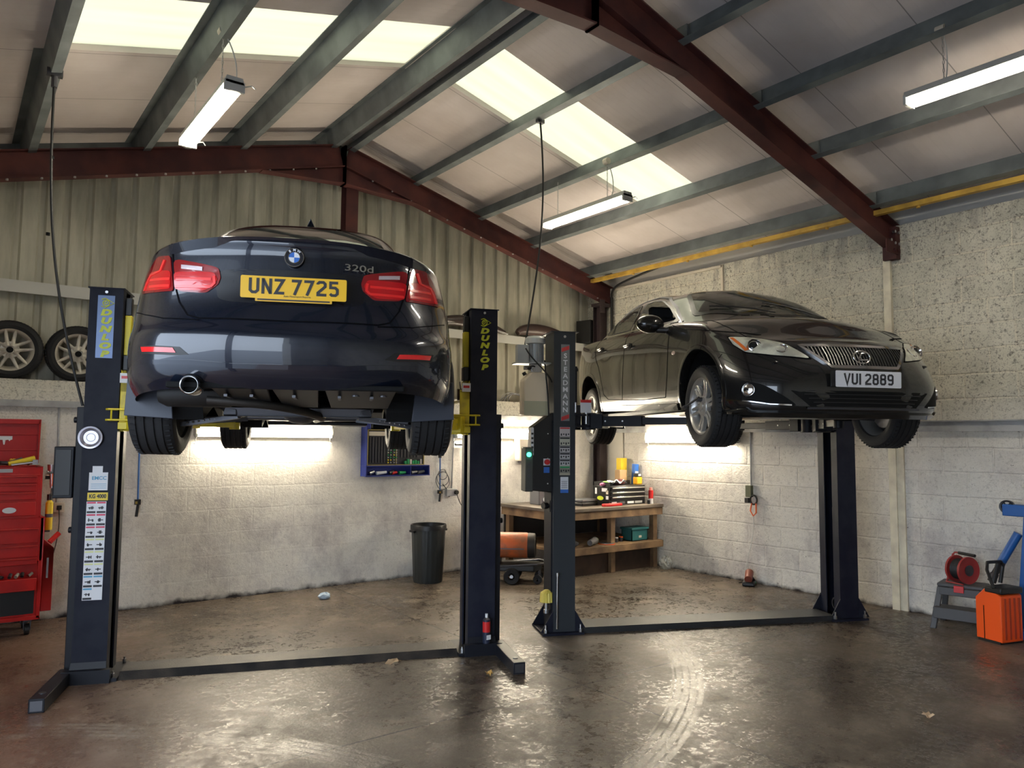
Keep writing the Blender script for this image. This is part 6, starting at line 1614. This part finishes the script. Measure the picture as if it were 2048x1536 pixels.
# cable socket, lead and sander on the right wall
r = empty('wall_socket', (WX-.01, 5.56, 1.04), -90, 'dark socket box on the right wall with a coiled orange lead', 'wall socket')
MB().mm(-.05, .03, -.05, 0, -.02, .12).build('socket_box', mat('olive box', (.10, .11, .06), .5), r, bevel=.005); MB().mm(-.055, .0, -.06, 0, -.09, -.03).build('plug', 'blackplastic', r, bevel=.004)
b = MB(); b.tube([(.06+.045*math.cos(t), -.04, -.05+.055*math.sin(t)) for t in [i*PI/8 for i in range(16)]], .010, 8, True); b.build('lead_coil', 'cable', r, smooth=True)
b = MB(); b.tube([(.04, -.05, -.09), (.02, -.05, -.18), (.06, -.05, -.24), (.10, -.05, -.20), (.10, -.05, -.09)], .008, 6); b.build('orange_loop', 'orange', r, smooth=True)
b = MB(); b.tube(bez((.06, -.05, -.24), (.08, -.05, -.55), (-.06, -.05, -.75), (-.03, -.12, -1.02), 16), .0045, 6); b.build('pale_lead', 'whitecable', r, smooth=True)
tag(MB().cyl((WX-.012, 5.56, 1.16), (WX-.012, 5.56, 1.80), .010, n=10).build('conduit', 'greysteel'), 'thin grey conduit on the right wall above the dark socket box', 'conduit')
r = empty('sander', (7.66, 5.50, 0), 30, 'small black and red sander lying on the floor by the right wall', 'sander')
b = MB(); b.mm(-.12, .13, -.07, .07, 0, .05); b.build('sander_base', 'blackplastic', r, bevel=.015)
b = MB(); b.cyl((-.10, 0, .08), (.04, 0, .14), .045, .05, n=14); b.build('sander_body', mat('dark red tool body', (.20, .05, .03), .45), r, smooth=True)
b = MB(); b.cyl((.02, -.04, .05), (.10, .02, .11), .03, n=12); b.build('grip', 'blackplastic', r, smooth=True); MB().mm(.0, .04, -.075, -.068, .02, .035).build('green_mark', 'green', r)
b = MB(); b.tube(bez((.1, -.03, .01), (.3, -.1, .005), (.2, .1, .005), (.05, .12, .01), 14), .005, 6); b.build('cord', 'cable', r)
r = empty('plastic_bag', (7.70, 6.82, 0), 0, 'crumpled clear plastic bag on the floor at the right bench leg', 'bag')
b = MB(); rr = random.Random(9); b.ball((0, 0, .07), .09, 16, sc3=(.8, 1, 1)); b.v = [v*(1+rr.uniform(-.18, .18)) for v in b.v]; b.build('bag_film', mat('clear film', (.5, .52, .5), .12, alpha=.45), r)

# step stool, cable reel, orange machine and blue crane at right
r = empty('step_stool', (7.52, 3.10, 0), -78, 'dark grey plastic step stool under the red cable reel', 'step stool')
GS = mat('dark grey stool plastic', (.075, .075, .08), .5)
b = MB(); b.plate([(-.19, -.14), (.19, -.14), (.19, .14), (-.19, .14)], .035, T(0, .03, .37)); top = b.build('stool_top', GS, r, bevel=.012)
MB().mm(-.05, .03, -.132, -.112, .335, .395).build('red_badge', 'red', r, bevel=.003)
for s in (-1, 1):
    for y0, y1 in ((-.20, -.10), (.22, .15)):
        b = MB()
        b.add([(s*.24, y0, 0), (s*.19, y0, 0), (s*.19, y0+.05, 0), (s*.24, y0+.05, 0), (s*.19, y1, .37), (s*.14, y1, .37), (s*.14, y1+.04, .37), (s*.19, y1+.04, .37)], [(0, 1, 2, 3), (4, 7, 6, 5), (0, 4, 5, 1), (1, 5, 6, 2), (2, 6, 7, 3), (3, 7, 4, 0)])
        b.build('leg', GS, r, bevel=.006)
b = MB(); b.mm(-.20, .20, -.20, -.02, .17, .20); b.mm(-.205, .205, -.215, -.18, .10, .20); b.build('lower_step', GS, r, bevel=.006)
MB().mm(-.17, .17, -.12, -.10, .30, .37).build('stool_apron', GS, r, bevel=.006)
r = empty('cable_reel', (7.52, 3.10, .405), -110, 'red cable reel wound with black cable on the grey step stool', 'cable reel')
for s in (-1, 1):
    b = MB(T(s*.065, 0, .125) @ rot('Y', 90)); b.lathe([(.035, -.006), (.115, -.006), (.122, -.010), (.122, .010), (.115, .006), (.035, .006)], 36); b.build('reel_flange', mat('faded red reel plastic', (.32, .03, .03), .45), r, smooth=40)
b = MB(T(0, 0, .125) @ rot('Y', 90)); pr = [(.04, -.058)]
for k in range(9): pr += [(.088, -.056+k*.0125), (.094, -.050+k*.0125), (.088, -.0445+k*.0125)]
pr += [(.04, .058)]; b.lathe(pr, 32); b.build('wound_cable', 'cable', r, smooth=50)
b = MB(T(.065, 0, .125) @ rot('Y', 90)); b.lathe([(0, .0), (.045, .0), (.05, .012), (.04, .014), (0, .008)], 24); b.build('reel_hub', 'darksteel', r, smooth=40)
b = MB(); b.tube([(-.10, -.08, .0), (-.095, -.02, .13), (-.095, 0, .25), (-.07, .0, .272), (.0, 0, .272)], .009, 8); b.tube([(-.10, .10, .0), (-.095, .02, .13)], .009, 8); b.tube([(-.1, -.08, .004), (.08, -.08, .004)], .008, 8); b.build('reel_stand', mat('red tube', (.3, .03, .03), .4), r, smooth=True)
MB().cyl((-.03, 0, .272), (.14, 0, .268), .014, n=12).build('reel_grip', 'blackplastic', r, smooth=True)

r = empty('orange_machine', (7.31, 2.73, 0), -17, 'bright orange upright machine with black top and handle near the right wall', 'machine')
b = MB(); W = .125
side = [(-.13, 0), (.11, 0), (.11, .44), (.02, .46), (-.13, .33)]
fr = [(-.12, .015), (.115, .015), (.115, .40), (-.02, .46), (-.12, .36)]
b.prism((-W, 0, 0), (W, 0, 0), [(y, z) for y, z in fr]); ob = b.build('machine_casing', mat('bright orange casing', (.90, .10, .01), .4), r, bevel=.008)
b = MB()
for k in range(4): b.mm(-.09+k*.055, -.07+k*.055, -.120, -.114, .04, .38)
b.build('side_ribs', mat('deep orange rib', (.45, .045, .01), .5), r)
b = MB(); b.mm(-W-.003, -W+.002, .04, .045, .02, .30); b.build('panel_line', 'seam', r)
b = MB(); b.plate([(-W-.006, -.125), (W+.006, -.125), (W+.006, .03), (-W-.006, .03)], .055, T(0, 0, .415) ); b.build('machine_top', 'blackplastic', r, bevel=.012)
b = MB(); b.tube([(-.13, -.06, .46), (-.10, .02, .60), (-.04, .06, .655), (.12, .06, .655), (.14, .05, .62)], .014, 8); b.tube([(.05, .08, .47), (.11, .07, .66)], .02, 8); b.tube([(.12, .07, .47), (.15, .06, .64)], .016, 8); b.build('carry_handle', 'blackplastic', r, smooth=True)
MB().mm(-.13, .13, -.10, .10, 0, .02).build('machine_foot', 'blackplastic', r)

r = empty('engine_crane', (7.52, 2.49, 0), 0, 'blue folding engine crane cut by the right edge of the picture', 'crane')
b = MB(); b.prism((.06, .14, .08), (.06, .05, 1.10), [(-.05, -.05), (.05, -.05), (.05, .05), (-.05, .05)], (0, 1, 0)); b.build('mast', 'jackblue', r, bevel=.006)
b = MB(); b.box((.06, .12, 1.10), (.14, .28, .10)); b.build('mast_head', 'jackblue', r, bevel=.006)
b = MB(T(.04, .235, 1.125) @ rot('Y', 90)); b.lathe([(.045, -.015), (.06, -.018), (.06, .018), (.045, .015)], 26); b.build('castor_wheel', 'blackplastic', r, smooth=40)
b = MB(T(.04, .235, 1.125) @ rot('Y', 90)); b.lathe([(0, -.008), (.016, -.008), (.016, .008), (0, .008)], 16)
for k in range(5): b.mm(.01, .048, -.006, .006, -.006, .006, rot('Z', 72*k))
b.build('castor_spokes', 'blackplastic', r)
b = MB(); b.cyl((.02, .30, .62), (.05, .16, .90), .036, n=16); b.build('ram_sleeve', 'jackblue', r, smooth=True)
b = MB(); b.cyl((.01, .345, .53), (.02, .30, .62), .028, n=16); b.cyl((.0, .37, .46), (.01, .345, .53), .034, n=12); b.build('ram_base', 'darksteel', r, smooth=True)
b = MB(); b.prism((-.10, -.5, .06), (-.06, .28, .06), [(-.045, -.04), (.045, -.04), (.045, .04), (-.045, .04)]); b.prism((-.06, .28, .10), (.06, .14, .34), [(-.03, -.03), (.03, -.03), (.03, .03), (-.03, .03)]); b.build('base_leg', 'jackblue', r, bevel=.006)
b = MB(T(-.06, .20, .035) @ rot('Y', 90)); b.cyl((0, 0, -.02), (0, 0, .02), .035, n=18); b.build('base_castor', 'blackplastic', r, smooth=True)

# aerosol can standing on the right lift foot
p = on_lift1(1.393+.03, -.20, .09)
r = empty('spray_can', (p.x, p.y, .09), 0, 'black aerosol can with red band standing on the second lift post foot', 'spray can')
MB().cyl((0, 0, 0), (0, 0, .18), .030, n=20).build('can_body', mat('navy can', (.02, .025, .05), .3), r, smooth=True); MB().cyl((0, 0, .085), (0, 0, .165), .0305, n=20).build('can_label', 'red', r, smooth=True)
MB().cyl((0, 0, .18), (0, 0, .195), .028, .014, n=18).build('can_shoulder', 'steel', r, smooth=True); MB().cyl((0, 0, .195), (0, 0, .225), .011, n=12).build('nozzle', 'white', r, smooth=True)
MB().mm(-.02, .02, -.0325, -.03, .03, .065).build('white_print', 'white', r)
# yellow glove-like cover by the charcoal lift foot
p = l2w((-1.415-.145, -.10, .27), ((4.394+6.966)/2+.062, (5.059+3.881)/2+.136, 0), -24.6)
r = empty('ribbed_cup', p, 0, 'ribbed yellow plastic cup upturned on the fitting at the charcoal lift foot', 'cup')
b = MB(); n = 14; vs = []
for i in range(2*n):
    t = 2*PI*i/(2*n); k = 1+.06*(-1)**i
    vs += [(.058*k*math.cos(t), .058*k*math.sin(t), 0), (.052*k*math.cos(t), .052*k*math.sin(t), .08), (.02*math.cos(t), .02*math.sin(t), .105)]
b.add(vs, [(3*i+k, 3*((i+1) % (2*n))+k, 3*((i+1) % (2*n))+k+1, 3*i+k+1) for i in range(2*n) for k in range(2)]+[tuple(3*i+2 for i in range(2*n)), tuple(3*i for i in range(2*n))[::-1]])
b.build('cap_shell', mat('pale yellow plastic', (.78, .62, .12), .45), r)
# litter
def leaf(loc, s, rz, lab, m_):
    rr = random.Random(int(loc[0]*100)); n = 12; P = []
    for i in range(n):
        t = 2*PI*i/n; q = s*(1 if i % 2 else .62)*rr.uniform(.85, 1.15); P.append((q*math.cos(t)*1.3, q*math.sin(t)*.8, .004+rr.random()*.03))
    b = MB(rot('Z', rz)); b.add(P+[(0, 0, .012)], [(i, (i+1) % n, n) for i in range(n)])
    o = b.build('dry_leaf', m_, loc=loc); tag(o, lab, 'leaf'); so = o.modifiers.new('t', 'SOLIDIFY'); so.thickness = .002
LF = mat('dry brown leaf', (.38, .26, .15), .7)
leaf((2.72, 5.04, .036), .055, 20, 'dry brown leaf lying on the dark floor cover between the blue lift posts', LF)
leaf((3.20, 4.50, .0), .035, 50, 'small curled ochre leaf on the floor just right of the blue lift', mat('ochre leaf', (.38, .22, .05), .7))
leaf((4.91, 2.25, .0), .045, 0, 'pale dry leaf alone on the open floor at lower right', mat('pale leaf', (.62, .46, .30), .7))
r = MB(); rr = random.Random(6); r.ball((0, 0, .03), .055, 12, sc3=(1.2, .9, .6)); r.v = [v*(1+rr.uniform(-.25, .25)) for v in r.v]
tag(r.build('rag', mat('pale blue paper rag', (.45, .55, .65), .8), loc=(3.27, 7.60, 0)), 'crumpled pale blue rag on the floor in front of the back wall', 'rag')
